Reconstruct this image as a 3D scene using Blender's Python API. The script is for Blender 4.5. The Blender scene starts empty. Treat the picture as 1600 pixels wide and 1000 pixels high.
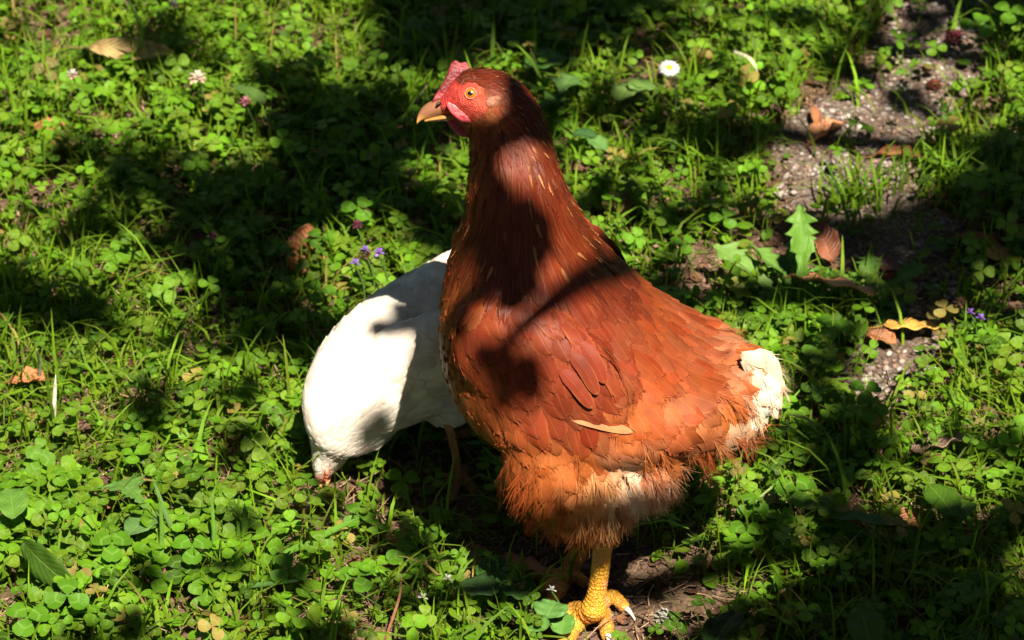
import bpy, bmesh, math, random
import numpy as np
from mathutils import Vector, Matrix
from mathutils.bvhtree import BVHTree
rng = np.random.default_rng(7); random.seed(7)
S = bpy.context.scene
COL = S.collection
# ------------------------------------------------------------------ camera, sky, sun, exposure
ELEV = math.radians(33.0); DIST = 2.4; F = 6000.0
CAM = np.array([0.0, -DIST*math.cos(ELEV), DIST*math.sin(ELEV)])
FWD = np.array([0.0, math.cos(ELEV), -math.sin(ELEV)]); UP = np.array([0.0, math.sin(ELEV), math.cos(ELEV)])
cd = bpy.data.cameras.new('camera'); cam = bpy.data.objects.new('camera', cd); COL.objects.link(cam)
cam.location = CAM; cam.rotation_euler = (math.pi/2-ELEV, 0, 0)
cd.sensor_width = 36; cd.lens = F/1600*36; cd.clip_start = 0.05; cd.clip_end = 500
cd.dof.use_dof = True; cd.dof.focus_distance = 2.06; cd.dof.aperture_fstop = 20
S.camera = cam
SUN = np.array([0.20, -0.66, 1.0])                       # towards the sun
sn = Vector(SUN).normalized()
w = bpy.data.worlds.new('World'); S.world = w; w.use_nodes = True
nt = w.node_tree; sky = nt.nodes.new('ShaderNodeTexSky'); sky.sky_type = 'NISHITA'; sky.sun_disc = False
sky.sun_elevation = math.asin(sn.z); sky.sun_rotation = math.atan2(sn.x, sn.y)
bg = nt.nodes['Background']; bg.inputs[1].default_value = 0.05
nt.links.new(sky.outputs[0], bg.inputs[0])
ld = bpy.data.lights.new('sun', 'SUN'); ld.energy = 5.0; ld.angle = math.radians(0.5); ld.color = (1, 0.93, 0.80)
lo = bpy.data.objects.new('sun', ld); COL.objects.link(lo); lo.location = (1, -2, 4)
lo.rotation_euler = sn.to_track_quat('Z', 'Y').to_euler()
S.view_settings.view_transform = 'Standard'; S.view_settings.look = 'None'
S.view_settings.exposure = 1.75; S.view_settings.gamma = 1.0; S.view_settings.use_curve_mapping = False

# ------------------------------------------------------------------ projection helpers
def ray(px, py): return FWD*F + np.array([1.0, 0, 0])*(px-800) + UP*(500-py)
def at_y(px, py, y):
    d = ray(px, py); return CAM + d*((y-CAM[1])/d[1])
def ground(px, py, z=0.0):
    d = ray(px, py); return CAM + d*((z-CAM[2])/d[2])
def project(P):
    Q = np.asarray(P)-CAM; k = F/(Q@FWD)
    return 800+Q[..., 0]*k, 500-(Q@UP)*k

# ------------------------------------------------------------------ object helpers
def tag(o, label=None, cat=None, group=None, kind=None):
    if label: o['label'] = label
    if cat: o['category'] = cat
    if group: o['group'] = group
    if kind: o['kind'] = kind
    return o
def link(name, me, mat=None, parent=None, smooth=True):
    o = bpy.data.objects.new(name, me); COL.objects.link(o)
    if mat is not None and len(me.materials) == 0:
        for m in (mat if isinstance(mat, (list, tuple)) else [mat]): me.materials.append(m)
    if parent is not None:
        o.parent = parent; o.matrix_parent_inverse = Matrix.Identity(4)
        o.location = Vector((0, 0, 0)) if parent.parent else -Vector(parent.location)
    if smooth: me.polygons.foreach_set('use_smooth', np.ones(len(me.polygons), bool))
    return o
def empty(name, loc, **kw):
    o = bpy.data.objects.new(name, None); COL.objects.link(o); o.location = Vector([float(a) for a in loc]); o.empty_display_size = .02
    return tag(o, **kw)
class MB:
    """collects batches of geometry (triangles and quads) with uv and tint"""
    def __init__(s): s.V = []; s.T = []; s.Q = []; s.UV = []; s.C = []; s.n = 0
    def add(s, V, faces, uv=None, tint=(1, 1, 1)):
        V = np.asarray(V, float).reshape(-1, 3); n = len(V)
        fa = np.asarray(faces, int)
        (s.T if fa.shape[1] == 3 else s.Q).append(fa+s.n)
        s.V.append(V); s.UV.append(np.zeros((n, 2)) if uv is None else np.asarray(uv, float))
        t = np.asarray(tint, float); s.C.append(np.broadcast_to(t, (n, 3)) if t.ndim == 1 else t); s.n += n
        return s
    def mesh(s, name):
        V = np.concatenate(s.V); uv = np.concatenate(s.UV); C = np.concatenate(s.C)
        T = np.concatenate(s.T) if s.T else np.zeros((0, 3), int)
        Q = np.concatenate(s.Q) if s.Q else np.zeros((0, 4), int)
        loops = np.concatenate([T.ravel(), Q.ravel()])
        starts = np.concatenate([np.arange(len(T))*3, len(T)*3+np.arange(len(Q))*4])
        me = bpy.data.meshes.new(name)
        me.vertices.add(len(V)); me.vertices.foreach_set('co', V.ravel())
        me.loops.add(len(loops)); me.loops.foreach_set('vertex_index', loops)
        me.polygons.add(len(starts)); me.polygons.foreach_set('loop_start', starts)
        me.update(calc_edges=True)
        ul = me.uv_layers.new(name='UVMap'); ul.data.foreach_set('uv', uv[loops].ravel())
        ca = me.color_attributes.new('tint', 'FLOAT_COLOR', 'POINT')
        ca.data.foreach_set('color', np.concatenate([C, np.ones((len(C), 1))], 1).ravel())
        me.validate()
        return me
    def obj(s, name, mat, parent=None, **kw):
        return link(name, s.mesh(name), mat, parent, **kw)
def grid_faces(ns, nt_, closed=False):
    f = []
    for i in range(ns-1):
        for j in range(nt_ if closed else nt_-1):
            a = i*nt_+j; b = i*nt_+(j+1) % nt_; f.append((a, b, b+nt_, a+nt_))
    return np.array(f)
def tube(pts, rad, n=10, cap=True, squash=1.0):
    """tube along points; returns verts, quads (ends closed by shrinking)"""
    P = np.asarray(pts, float); R = np.broadcast_to(np.asarray(rad, float), (len(P),)).copy()
    T = np.gradient(P, axis=0); T /= np.linalg.norm(T, axis=1)[:, None]+1e-12
    ref = np.array([0, 1, 0]) if abs(T[0][1]) < .8 else np.array([1, 0, 0])
    V = []
    a = np.linspace(0, 2*np.pi, n, endpoint=False)
    for i in range(len(P)):
        u = np.cross(T[i], ref); u /= np.linalg.norm(u)+1e-12; v = np.cross(T[i], u)
        V.append(P[i]+R[i]*(np.cos(a)[:, None]*u+squash*np.sin(a)[:, None]*v))
    if cap:
        V.insert(0, np.repeat(P[:1], n, 0)+(V[0]-P[0])*.02); V.append(np.repeat(P[-1:], n, 0)+(V[-1]-P[-1])*.02)
    V = np.array(V); ns = len(V)
    uv = np.stack(np.meshgrid(np.linspace(0, 1, ns), np.linspace(0, 1, n), indexing='ij')[::-1], -1).reshape(-1, 2)
    return V.reshape(-1, 3), grid_faces(ns, n, True), uv
def crom(P, k):
    """Catmull-Rom resample, k steps between points"""
    P = np.asarray(P, float); Q = np.vstack([2*P[0]-P[1], P, 2*P[-1]-P[-2]]); out = []
    for i in range(1, len(Q)-2):
        for j in range(k):
            t = j/k; a, b, c, d = Q[i-1:i+3]
            out.append(.5*((2*b)+(-a+c)*t+(2*a-5*b+4*c-d)*t*t+(-a+3*b-3*c+d)*t**3))
    out.append(P[-1]); return np.array(out)
def ellipsoid(c, r, R=None, n=24):
    th = np.linspace(.02, np.pi-.02, n//2+1); ph = np.linspace(0, 2*np.pi, n, endpoint=False)
    V = np.stack([np.sin(th)[:, None]*np.cos(ph), np.sin(th)[:, None]*np.sin(ph), np.cos(th)[:, None]*np.ones(n)], -1).reshape(-1, 3)*np.asarray(r)
    if R is not None: V = V@np.asarray(R).T
    return V+np.asarray(c), grid_faces(n//2+1, n, True)
def remesh(mb, name, voxel, smooth=4, fac=.5):
    """union of the closed shapes in mb as one continuous skin"""
    me = mb.mesh(name+'_raw'); bm = bmesh.new(); bm.from_mesh(me)
    bmesh.ops.holes_fill(bm, edges=bm.edges[:], sides=0); bmesh.ops.recalc_face_normals(bm, faces=bm.faces[:])
    bm.to_mesh(me); bm.free()
    o = bpy.data.objects.new('tmp', me); COL.objects.link(o)
    m = o.modifiers.new('r', 'REMESH'); m.mode = 'VOXEL'; m.voxel_size = voxel
    if smooth:
        m2 = o.modifiers.new('s', 'SMOOTH'); m2.factor = fac; m2.iterations = smooth
    dg = bpy.context.evaluated_depsgraph_get(); dg.update()
    out = bpy.data.meshes.new_from_object(o.evaluated_get(dg)); out.name = name
    bpy.data.objects.remove(o); bpy.data.meshes.remove(me)
    return out
def arrays(me):
    V = np.empty(len(me.vertices)*3); me.vertices.foreach_get('co', V)
    N = np.empty(len(me.vertices)*3); me.vertices.foreach_get('normal', N)
    return V.reshape(-1, 3), N.reshape(-1, 3)
def rotz(a): c, s = np.cos(a), np.sin(a); return np.array([[c, -s, 0], [s, c, 0], [0, 0, 1]])
def frames(yaw, tilt, tdir, roll=None):
    """stack of rotation matrices: spin by yaw, then tilt the normal towards tdir"""
    n = len(yaw); z = np.zeros(n)
    ax = np.stack([-np.sin(tdir), np.cos(tdir), z], 1); c = np.cos(tilt); s = np.sin(tilt)
    K = np.zeros((n, 3, 3)); K[:, 0, 1] = -ax[:, 2]; K[:, 0, 2] = ax[:, 1]; K[:, 1, 0] = ax[:, 2]; K[:, 1, 2] = -ax[:, 0]; K[:, 2, 0] = -ax[:, 1]; K[:, 2, 1] = ax[:, 0]
    R = np.eye(3)[None]+s[:, None, None]*K+(1-c)[:, None, None]*(K@K)
    Z = np.zeros((n, 3, 3)); Z[:, 0, 0] = np.cos(yaw); Z[:, 0, 1] = -np.sin(yaw); Z[:, 1, 0] = np.sin(yaw); Z[:, 1, 1] = np.cos(yaw); Z[:, 2, 2] = 1
    return R@Z
def scatter(mb, tV, tF, tUV, pos, R, scale, tint):
    n = len(pos); k = len(tV)
    sc = np.asarray(scale)
    L = tV[None]*(sc[:, None, None] if sc.ndim == 1 else sc[:, None, :])
    V = np.einsum('nij,nkj->nki', R, L)+pos[:, None]
    Fc = (np.asarray(tF)[None]+(np.arange(n)*k)[:, None, None]).reshape(-1, np.asarray(tF).shape[1])
    mb.add(V.reshape(-1, 3), Fc, np.tile(tUV, (n, 1)), np.repeat(tint, k, 0))

# ------------------------------------------------------------------ materials
class NT:
    def __init__(s, name):
        s.m = bpy.data.materials.new(name); s.m.use_nodes = True; s.t = s.m.node_tree
        s.b = s.t.nodes['Principled BSDF']; s.out = s.t.nodes['Material Output']
    def n(s, typ, **kw):
        nd = s.t.nodes.new(typ)
        for k, v in kw.items():
            if isinstance(k, str) and hasattr(nd, k) and k not in nd.inputs: setattr(nd, k, v)
            else: s.set(nd.inputs[k], v)
        return nd
    def set(s, sock, v):
        if isinstance(v, bpy.types.NodeSocket): s.t.links.new(v, sock)
        else: sock.default_value = v
    def math(s, op, a, b=0.0, c=None, clamp=False):
        nd = s.t.nodes.new('ShaderNodeMath'); nd.operation = op; nd.use_clamp = clamp
        s.set(nd.inputs[0], a); s.set(nd.inputs[1], b)
        if c is not None: s.set(nd.inputs[2], c)
        return nd.outputs[0]
    def mix(s, f, a, b, mode='MIX'):
        nd = s.t.nodes.new('ShaderNodeMix'); nd.data_type = 'RGBA'; nd.blend_type = mode
        s.set(nd.inputs[0], f); s.set(nd.inputs[6], a if isinstance(a, bpy.types.NodeSocket) else (*a, 1)); s.set(nd.inputs[7], b if isinstance(b, bpy.types.NodeSocket) else (*b, 1))
        return nd.outputs[2]
    def noise(s, scale, detail=3, vec=None, rough=.5):
        nd = s.t.nodes.new('ShaderNodeTexNoise'); nd.inputs['Scale'].default_value = scale; nd.inputs['Detail'].default_value = detail; nd.inputs['Roughness'].default_value = rough
        if vec is not None: s.t.links.new(vec, nd.inputs['Vector'])
        return nd.outputs[0]
    def obj(s): return s.t.nodes.new('ShaderNodeTexCoord').outputs['Object']
    def uv(s):
        x = s.t.nodes.new('ShaderNodeSeparateXYZ'); s.t.links.new(s.t.nodes.new('ShaderNodeTexCoord').outputs['UV'], x.inputs[0]); return x.outputs[0], x.outputs[1]
    def tint(s):
        a = s.t.nodes.new('ShaderNodeAttribute'); a.attribute_name = 'tint'; return a.outputs['Color']
    def ramp(s, f, lo, hi):
        nd = s.t.nodes.new('ShaderNodeMapRange'); s.set(nd.inputs[0], f); nd.inputs[1].default_value = lo; nd.inputs[2].default_value = hi; nd.clamp = True
        return nd.outputs[0]
    def bump(s, h, strength=.4, dist=.001):
        nd = s.t.nodes.new('ShaderNodeBump'); nd.inputs['Strength'].default_value = strength; nd.inputs['Distance'].default_value = dist
        s.set(nd.inputs['Height'], h); return nd.outputs[0]
    def fin(s, col, rough=.6, spec=.3, nrm=None, trans=0.0, tcol=None, sss=0, sheen=0):
        b = s.b; s.set(b.inputs['Base Color'], col if isinstance(col, bpy.types.NodeSocket) else (*col, 1)); s.set(b.inputs['Roughness'], rough); s.set(b.inputs['Specular IOR Level'], spec)
        if nrm is not None: s.t.links.new(nrm, b.inputs['Normal'])
        if sss: b.inputs['Subsurface Weight'].default_value = sss; b.inputs['Subsurface Radius'].default_value = (1, .3, .15); b.inputs['Subsurface Scale'].default_value = .004
        if sheen: b.inputs['Sheen Weight'].default_value = sheen
        if trans:
            t = s.t.nodes.new('ShaderNodeBsdfTranslucent'); s.set(t.inputs[0], tcol if tcol is not None else (col if isinstance(col, bpy.types.NodeSocket) else (*col, 1)))
            mx = s.t.nodes.new('ShaderNodeMixShader'); mx.inputs[0].default_value = trans
            s.t.links.new(b.outputs[0], mx.inputs[1]); s.t.links.new(t.outputs[0], mx.inputs[2]); s.t.links.new(mx.outputs[0], s.out.inputs[0])
        return s.m

def feather_mat(name, rough, spec, shaft=.35, barb=.3, sheen=0.0, trans=.12):
    n = NT(name); u, v = n.uv(); t = n.tint()
    c = n.math('ABSOLUTE', n.math('SUBTRACT', u, .5))                      # 0 at the shaft, .5 at the edge
    ph = n.math('MULTIPLY', n.math('SUBTRACT', v, n.math('MULTIPLY', c, .55)), 120)
    nz = n.noise(420, 3, n.obj())
    br = n.math('SINE', n.math('ADD', ph, n.math('MULTIPLY', nz, 6)))
    col = n.mix(n.math('MULTIPLY', n.math('ADD', br, 1), barb*.5), t, n.mix(1.0, t, (.5, .42, .4), 'MULTIPLY'))
    col = n.mix(n.math('MULTIPLY', n.ramp(c, .035, .015), shaft), col, n.mix(.4, t, (.75, .40, .18)))
    edge = n.math('MULTIPLY', n.ramp(c, .38, .5), n.ramp(v, .35, .6))
    tip = n.ramp(v, .93, 1.0)
    col = n.mix(n.math('MULTIPLY', n.math('MAXIMUM', edge, tip), .5), col, n.mix(.25, t, (.70, .32, .11)))
    col = n.mix(n.ramp(n.noise(90, 3, n.obj()), .35, .75), col, n.mix(1.0, col, (.72, .62, .6), 'MULTIPLY'))
    h = n.math('ADD', n.math('MULTIPLY', br, .3), n.math('MULTIPLY', n.ramp(c, .05, 0), 1.5))
    return n.fin(col, rough, spec, n.bump(h, .35, .00025), trans, None, sheen=sheen)
M = {}
M['feather'] = feather_mat('feather_rust', .5, .15, shaft=.10, barb=.22)
M['hackle'] = feather_mat('feather_hackle', .38, .16, shaft=.3, barb=.5)
M['down'] = feather_mat('feather_down', .7, .1, shaft=0, barb=.1, trans=.25)
M['white_feather'] = feather_mat('feather_white', .6, .15, shaft=.1, barb=.05, trans=.2)

def skin_mat():                                                            # body skin below the plumage, face red by attribute
    n = NT('hen_skin'); t = n.tint(); o = n.obj()
    vo = n.n('ShaderNodeTexVoronoi'); vo.inputs['Scale'].default_value = 1300; n.t.links.new(o, vo.inputs['Vector'])
    nz = n.noise(260, 4, o)
    col = n.mix(n.ramp(nz, .35, .7), t, n.mix(1.0, t, (.6, .45, .42), 'MULTIPLY'))
    col = n.mix(n.math('MULTIPLY', n.ramp(n.noise(800, 3, o), .55, .75), .35), col, n.mix(.5, t, (.8, .4, .3)))
    h = n.math('ADD', vo.outputs['Distance'], n.math('MULTIPLY', nz, 1.2))
    return n.fin(col, .55, .2, n.bump(n.math('ADD', h, n.math('MULTIPLY', n.noise(330, 3, o), 1.6)), .6, .0011), sss=.06)
M['skin'] = skin_mat()
def flesh(name, c1, c2, scale=420, rough=.45, dist=.0008, sss=.15):
    n = NT(name); o = n.obj(); nz = n.noise(scale, 4, o)
    return n.fin(n.mix(n.ramp(nz, .35, .7), c1, c2), rough, .4, n.bump(nz, .8, dist), sss=sss*.35)
M['comb'] = flesh('comb_red', (.17, .011, .015), (.075, .004, .007), 300, .55, .002)
M['wattle'] = flesh('wattle_pink', (.46, .045, .05), (.30, .02, .025), 350, .42, .001)
M['lobe'] = flesh('earlobe_buff', (.25, .095, .045), (.14, .045, .022), 350, .6, .0015)
def leg_mat():
    n = NT('leg_scales'); o = n.obj(); t = n.tint()
    vo = n.n('ShaderNodeTexVoronoi', feature='DISTANCE_TO_EDGE'); vo.inputs['Scale'].default_value = 420; n.t.links.new(o, vo.inputs['Vector'])
    nz = n.noise(120, 4, o)
    col = n.mix(n.ramp(nz, .4, .7), t, n.mix(1.0, t, (.95, .68, .5), 'MULTIPLY'))
    col = n.mix(n.math('MULTIPLY', n.ramp(n.noise(60, 3, o), .55, .68), .45), col, (.5, .25, .2))
    col = n.mix(n.math('MULTIPLY', n.ramp(vo.outputs[0], .10, .02), .28), col, (.28, .11, .02))
    z = n.n('ShaderNodeSeparateXYZ'); n.t.links.new(o, z.inputs[0])
    dirt = n.math('MULTIPLY', n.ramp(z.outputs[2], .016, .002), n.ramp(n.noise(170, 4, o, .7), .42, .62)); col = n.mix(n.math('MULTIPLY', dirt, .75), col, (.07, .042, .028))
    return n.fin(col, .5, .35, n.bump(n.math('ADD', n.ramp(vo.outputs[0], 0, .15), nz), .7, .0009), sss=.06)
M['leg'] = leg_mat()
def simple(name, col, rough=.5, spec=.3, nscale=300, var=.35, bd=.0004, trans=0):
    n = NT(name); nz = n.noise(nscale, 4, n.obj())
    return n.fin(n.mix(n.ramp(nz, .3, .75), col, tuple(c*(1-var) for c in col)), rough, spec, n.bump(nz, .5, bd), trans)
M['claw'] = simple('claw_horn', (.55, .47, .37), .3, .5)
def beak_mat(name, a, b, axis_lo, axis_hi):
    n = NT(name); o = n.obj(); x = n.n('ShaderNodeSeparateXYZ'); n.t.links.new(o, x.inputs[0])
    f = n.ramp(x.outputs[2], axis_lo, axis_hi); nz = n.noise(500, 3, o)
    return n.fin(n.mix(n.math('ADD', f, n.math('MULTIPLY', n.math('SUBTRACT', nz, .5), .5), clamp=True), a, b), .35, .5, n.bump(nz, .3, .0003))
def leafy(name, trans=.34, vein=0, chevron=False, rough=.48, spec=.2, bump=.0004):
    n = NT(name); u, v = n.uv(); t = n.tint(); o = n.obj()
    c = n.math('ABSOLUTE', n.math('SUBTRACT', u, .5))
    nz = n.noise(160, 4, o)
    col = n.mix(n.ramp(nz, .3, .75), t, n.mix(1.0, t, (.72, .78, .6), 'MULTIPLY'))
    if chevron:
        d = n.math('ABSOLUTE', n.math('SUBTRACT', n.math('ADD', v, n.math('MULTIPLY', c, .5)), .55))
        col = n.mix(n.math('MULTIPLY', n.ramp(d, .09, .02), .28), col, (.20, .34, .08))
    sv = n.math('SINE', n.math('MULTIPLY', n.math('SUBTRACT', v, n.math('MULTIPLY', c, .8)), 60 if chevron else 48))
    rib = n.ramp(c, .03, .008)
    col = n.mix(n.math('MULTIPLY', n.math('MAXIMUM', rib, n.math('MULTIPLY', n.ramp(sv, .8, 1), .12)), .4 if vein else .22), col, n.mix(.5, t, (.35, .5, .10)))
    h = n.math('ADD', n.math('MULTIPLY', sv, .3), n.math('ADD', n.math('MULTIPLY', nz, 1.5), n.math('MULTIPLY', rib, -1.5)))
    tc = n.mix(1.0, col, (1.5, 1.7, .5), 'MULTIPLY')
    return n.fin(col, rough, spec, n.bump(h, .5, bump), trans, tc)
M['clover'] = leafy('clover_leaf', chevron=True)
M['grass'] = leafy('grass_blade', rough=.5, spec=.2)
M['leaf'] = leafy('weed_leaf', vein=1, bump=.0005)
M['stem'] = leafy('green_stem', trans=.15)
M['crown'] = leafy('tree_leaf', trans=.10, vein=1)
def dry_mat():
    n = NT('dry_leaf'); u, v = n.uv(); t = n.tint(); o = n.obj(); c = n.math('ABSOLUTE', n.math('SUBTRACT', u, .5)); nz = n.noise(90, 5, o)
    sv = n.math('SINE', n.math('MULTIPLY', n.math('SUBTRACT', v, n.math('MULTIPLY', c, .6)), 62))
    col = n.mix(n.ramp(nz, .35, .7), t, n.mix(1.0, t, (.42, .34, .3), 'MULTIPLY'))
    col = n.mix(n.math('MULTIPLY', n.ramp(n.noise(420, 3, o), .6, .68), .6), col, (.05, .025, .015))
    col = n.mix(n.math('MULTIPLY', n.math('MAXIMUM', n.ramp(c, .03, .01), n.math('MULTIPLY', n.ramp(sv, .75, 1), .5)), .35), col, n.mix(.5, t, (.55, .33, .16)))
    return n.fin(col, .5, .35, n.bump(n.math('ADD', n.math('MULTIPLY', sv, .6), nz), .7, .0009), .15)
M['dry'] = dry_mat()
def tinted(name, rough=.85, spec=.15, scale=200, dist=.0006, trans=0):
    n = NT(name); t = n.tint(); nz = n.noise(scale, 4, n.obj())
    return n.fin(n.mix(n.ramp(nz, .3, .75), t, n.mix(1.0, t, (.55, .5, .45), 'MULTIPLY')), rough, spec, n.bump(nz, .7, dist), trans)
M['straw'] = tinted('straw', .7, .2, trans=.1); M['pebble'] = tinted('pebble', .75, .3); M['crumb'] = tinted('soil_crumb'); M['petal'] = tinted('petal', .55, .2, 400, .0002, .3)
M['bark'] = tinted('bark', .9, .1, 60, .004)
def soil_mat():
    n = NT('soil'); o = n.obj(); a = n.noise(9, 5, o); b = n.noise(120, 5, o, .7); g = n.noise(2.2, 4, o)
    col = n.mix(n.ramp(b, .3, .7), (.17, .10, .066), (.055, .032, .021))
    col = n.mix(n.math('MULTIPLY', n.ramp(a, .45, .65), .6), col, (.06, .05, .022))
    x = n.n('ShaderNodeVectorMath', operation='LENGTH'); n.t.links.new(o, x.inputs[0])
    far = n.ramp(x.outputs['Value'], 1.1, 1.9)
    col = n.mix(far, col, n.mix(n.ramp(n.noise(40, 5, o), .3, .7), (.03, .07, .012), (.07, .13, .022)))
    return n.fin(col, .95, .1, n.bump(n.math('ADD', b, n.noise(500, 3, o)), .9, .003))
M['soil'] = soil_mat()
def path_mat():
    n = NT('aggregate_path'); o = n.obj()
    vo = n.n('ShaderNodeTexVoronoi'); vo.inputs['Scale'].default_value = 210; n.t.links.new(o, vo.inputs['Vector'])
    b = n.noise(260, 5, o, .7)
    col = n.mix(n.ramp(b, .3, .75), (.14, .098, .075), (.045, .03, .022))
    col = n.mix(n.ramp(vo.outputs['Distance'], .4, .15), col, (.22, .18, .155))
    col = n.mix(n.math('MULTIPLY', n.ramp(n.noise(14, 4, o), .5, .68), .8), col, (.05, .03, .02))
    return n.fin(col, .9, .2, n.bump(n.math('ADD', n.math('MULTIPLY', vo.outputs['Distance'], -1.5), b), .9, .002))
M['path'] = path_mat()

# ------------------------------------------------------------------ terrain height
def hash_noise(x, y, s, seed=0):
    x = np.asarray(x)*s; y = np.asarray(y)*s; r = np.random.default_rng(100+seed); G = r.random((64, 64))
    xi = np.floor(x).astype(int); yi = np.floor(y).astype(int); fx = x-xi; fy = y-yi; fx = fx*fx*(3-2*fx); fy = fy*fy*(3-2*fy)
    g = lambda i, j: G[i % 64, j % 64]
    return (g(xi, yi)*(1-fx)+g(xi+1, yi)*fx)*(1-fy)+(g(xi, yi+1)*(1-fx)+g(xi+1, yi+1)*fx)*fy
def terr(x, y):
    f = np.clip(1.6-np.hypot(x, y), 0, 1)
    return ((hash_noise(x, y, 9, 1)-.5)*.010+(hash_noise(x, y, 45, 2)-.5)*.004+(hash_noise(x, y, 130, 3)-.5)*.002)*f
PATH_ROWS = [(-60, 1400, 1640), (0, 1392, 1600), (50, 1380, 1530), (100, 1350, 1550), (150, 1285, 1530), (200, 1215, 1490), (250, 1198, 1440), (300, 1210, 1430), (350, 1240, 1500),
             (400, 1320, 1500), (450, 1350, 1500), (500, 1370, 1490), (550, 1320, 1480), (600, 1300, 1460), (640, 1330, 1400)]
PR = np.array(PATH_ROWS, float)
def path_edges(py): return np.interp(py, PR[:, 0], PR[:, 1]), np.interp(py, PR[:, 0], PR[:, 2])
def in_path(px, py, m=0):
    a, b = path_edges(py); return (px > a+m) & (px < b-m) & (py > -60) & (py < 640-m)
xs = np.concatenate([-np.geomspace(60, 1.25, 18), np.arange(-1.2, 1.2001, .010), np.geomspace(1.25, 60, 18)])
X, Y = np.meshgrid(xs, xs, indexing='xy'); Z = terr(X, Y)
g = MB(); g.add(np.stack([X, Y, Z], -1).reshape(-1, 3), grid_faces(len(xs), len(xs)))
tag(g.obj('ground', M['soil']), kind='structure')
pr = []                                                                     # the path sheet, edges broken up
pys = np.linspace(-58, 638, 90); 
for q in pys:
    a, b = path_edges(q); wob = (hash_noise(q*.03, 1.0, 1, 5)-.5)*40; wob2 = (hash_noise(q*.03, 9.0, 1, 6)-.5)*40
    L = ground(a+wob, q); R_ = ground(b+wob2, q)
    for t in np.linspace(0, 1, 26):
        p = L+(R_-L)*t; e = min(t, 1-t, (q+58)/300, (638-q)/300); p[2] = terr(p[0], p[1])+.0045*min(1, e*14)-.001+(hash_noise(p[0], p[1], 160, 8)-.5)*.0015
        pr.append(p)
g = MB(); g.add(np.array(pr), grid_faces(90, 26)[:, ::-1]); tag(g.obj('path', M['path']), kind='structure')

# ================================================================== HENS
Y0 = -0.285
def loft(rings, lat=(0, 1, 0), k=4, n=28, inset=.003, e=2.0, comp=1):
    """rings: (Ax,Ay,Bx,By,halfwidth,y). A and B are outline points below/ahead and above/behind."""
    lat = np.asarray(lat, float)
    A = np.array([at_y(r[0], r[1], r[5]) for r in rings]); B = np.array([at_y(r[2], r[3], r[5]) for r in rings]); W_ = np.array([r[4] for r in rings])
    if comp:
        a = np.linalg.norm(B-A, axis=1)/2
        for P, Qo in ((A, B), (B, A)):
            T = np.gradient(P, axis=0); T[:, 1] = 0
            N = np.stack([-T[:, 2], np.zeros(len(T)), T[:, 0]], 1); N /= np.linalg.norm(N, axis=1)[:, None]+1e-9
            sg = np.sign(np.sum(N*(P-(A+B)/2), 1)); sg[sg == 0] = 1; N *= sg[:, None]
            hd = 1-np.clip(((A+B)[:, 2]/2-.262)/.03, 0, 1) if comp == 1 else 1
            d = a-np.sqrt(np.maximum(a*a-(hd*W_*math.tan(ELEV)*N[:, 2])**2, (.55*a)**2))
            P -= N*(np.minimum(d, a*.6)+np.minimum(inset, a*.3))[:, None]
    A = crom(A, k); B = crom(B, k); W2 = crom(W_[:, None]*np.ones((1, 1)), k)[:, 0]
    th = np.linspace(0, 2*np.pi, n, endpoint=False); V = []
    cs = np.sign(np.cos(th))*np.abs(np.cos(th))**(2/e); sn_ = np.sign(np.sin(th))*np.abs(np.sin(th))**(2/e)
    for i in range(len(A)):
        c = (A[i]+B[i])/2; h = (B[i]-A[i])/2
        V.append(c+cs[:, None]*h+sn_[:, None]*lat*max(W2[i], .0005))
    V.insert(0, V[0].mean(0)+(V[0]-V[0].mean(0))*.05); V.append(V[-1].mean(0)+(V[-1]-V[-1].mean(0))*.05)
    V = np.array(V); return V.reshape(-1, 3), grid_faces(len(V), n, True)
def frame_from(d, up=(0, 1, 0)):
    d = np.asarray(d, float); d = d/np.linalg.norm(d); u = np.asarray(up, float); u = u-d*(u@d); u /= np.linalg.norm(u)
    return np.stack([d, u, np.cross(d, u)], 1)
BR = [(684, 178, 680, 150, .0075, Y0), (698, 187, 700, 113, .0120, Y0), (716, 200, 730, 93, .0155, Y0), (726, 214, 782, 97, .0190, Y0), (728, 240, 831, 130, .0210, Y0),
      (727, 270, 862, 188, .0235, Y0), (720, 318, 882, 262, .0285, Y0), (708, 368, 912, 325, .038, Y0), (690, 425, 958, 386, .052, Y0), (679, 490, 1015, 438, .064, Y0),
      (682, 556, 1068, 478, .071, Y0), (704, 618, 1115, 505, .074, Y0), (750, 668, 1150, 524, .072, Y0), (812, 700, 1172, 540, .066, Y0), (885, 718, 1186, 560, .057, Y0),
      (985, 712, 1196, 588, .046, Y0), (1080, 708, 1200, 620, .033, Y0), (1145, 684, 1194, 656, .017, Y0)]
hb = MB(); hb.add(*loft(BR, e=2.15))
Wn = Y0-.060
for sgn in (-1, 1):
    a = at_y(730, 525, Wn); b = at_y(960, 655, Wn); a[1] = Y0+sgn*.045; b[1] = Y0+sgn*.064; d = b-a
    c = (a+b)/2
    hb.add(*ellipsoid(c, (np.linalg.norm(d)*.56, .0150, .034), frame_from(d)))            # folded wing
    a = at_y(862, 668, Y0-.045); b = at_y(940, 800, Y0-.03); a[1] = Y0+sgn*.053; b[1] = Y0+sgn*.036
    hb.add(*ellipsoid(a*.60+b*.40, (np.linalg.norm(b-a)*.62, .027, .034), frame_from(b-a)))  # thigh
    c = at_y(985, 706, Y0-.03); c[1] = Y0+sgn*.040; hb.add(*ellipsoid(c, (.026, .023, .021)))  # belly fluff
ta = at_y(1140, 556, Y0-.004); tb = at_y(1196, 630, Y0-.004); hb.add(*ellipsoid((ta+tb)/2, (np.linalg.norm(tb-ta)*.56, .017, .016), frame_from(tb-ta)))                                  # tail root
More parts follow.
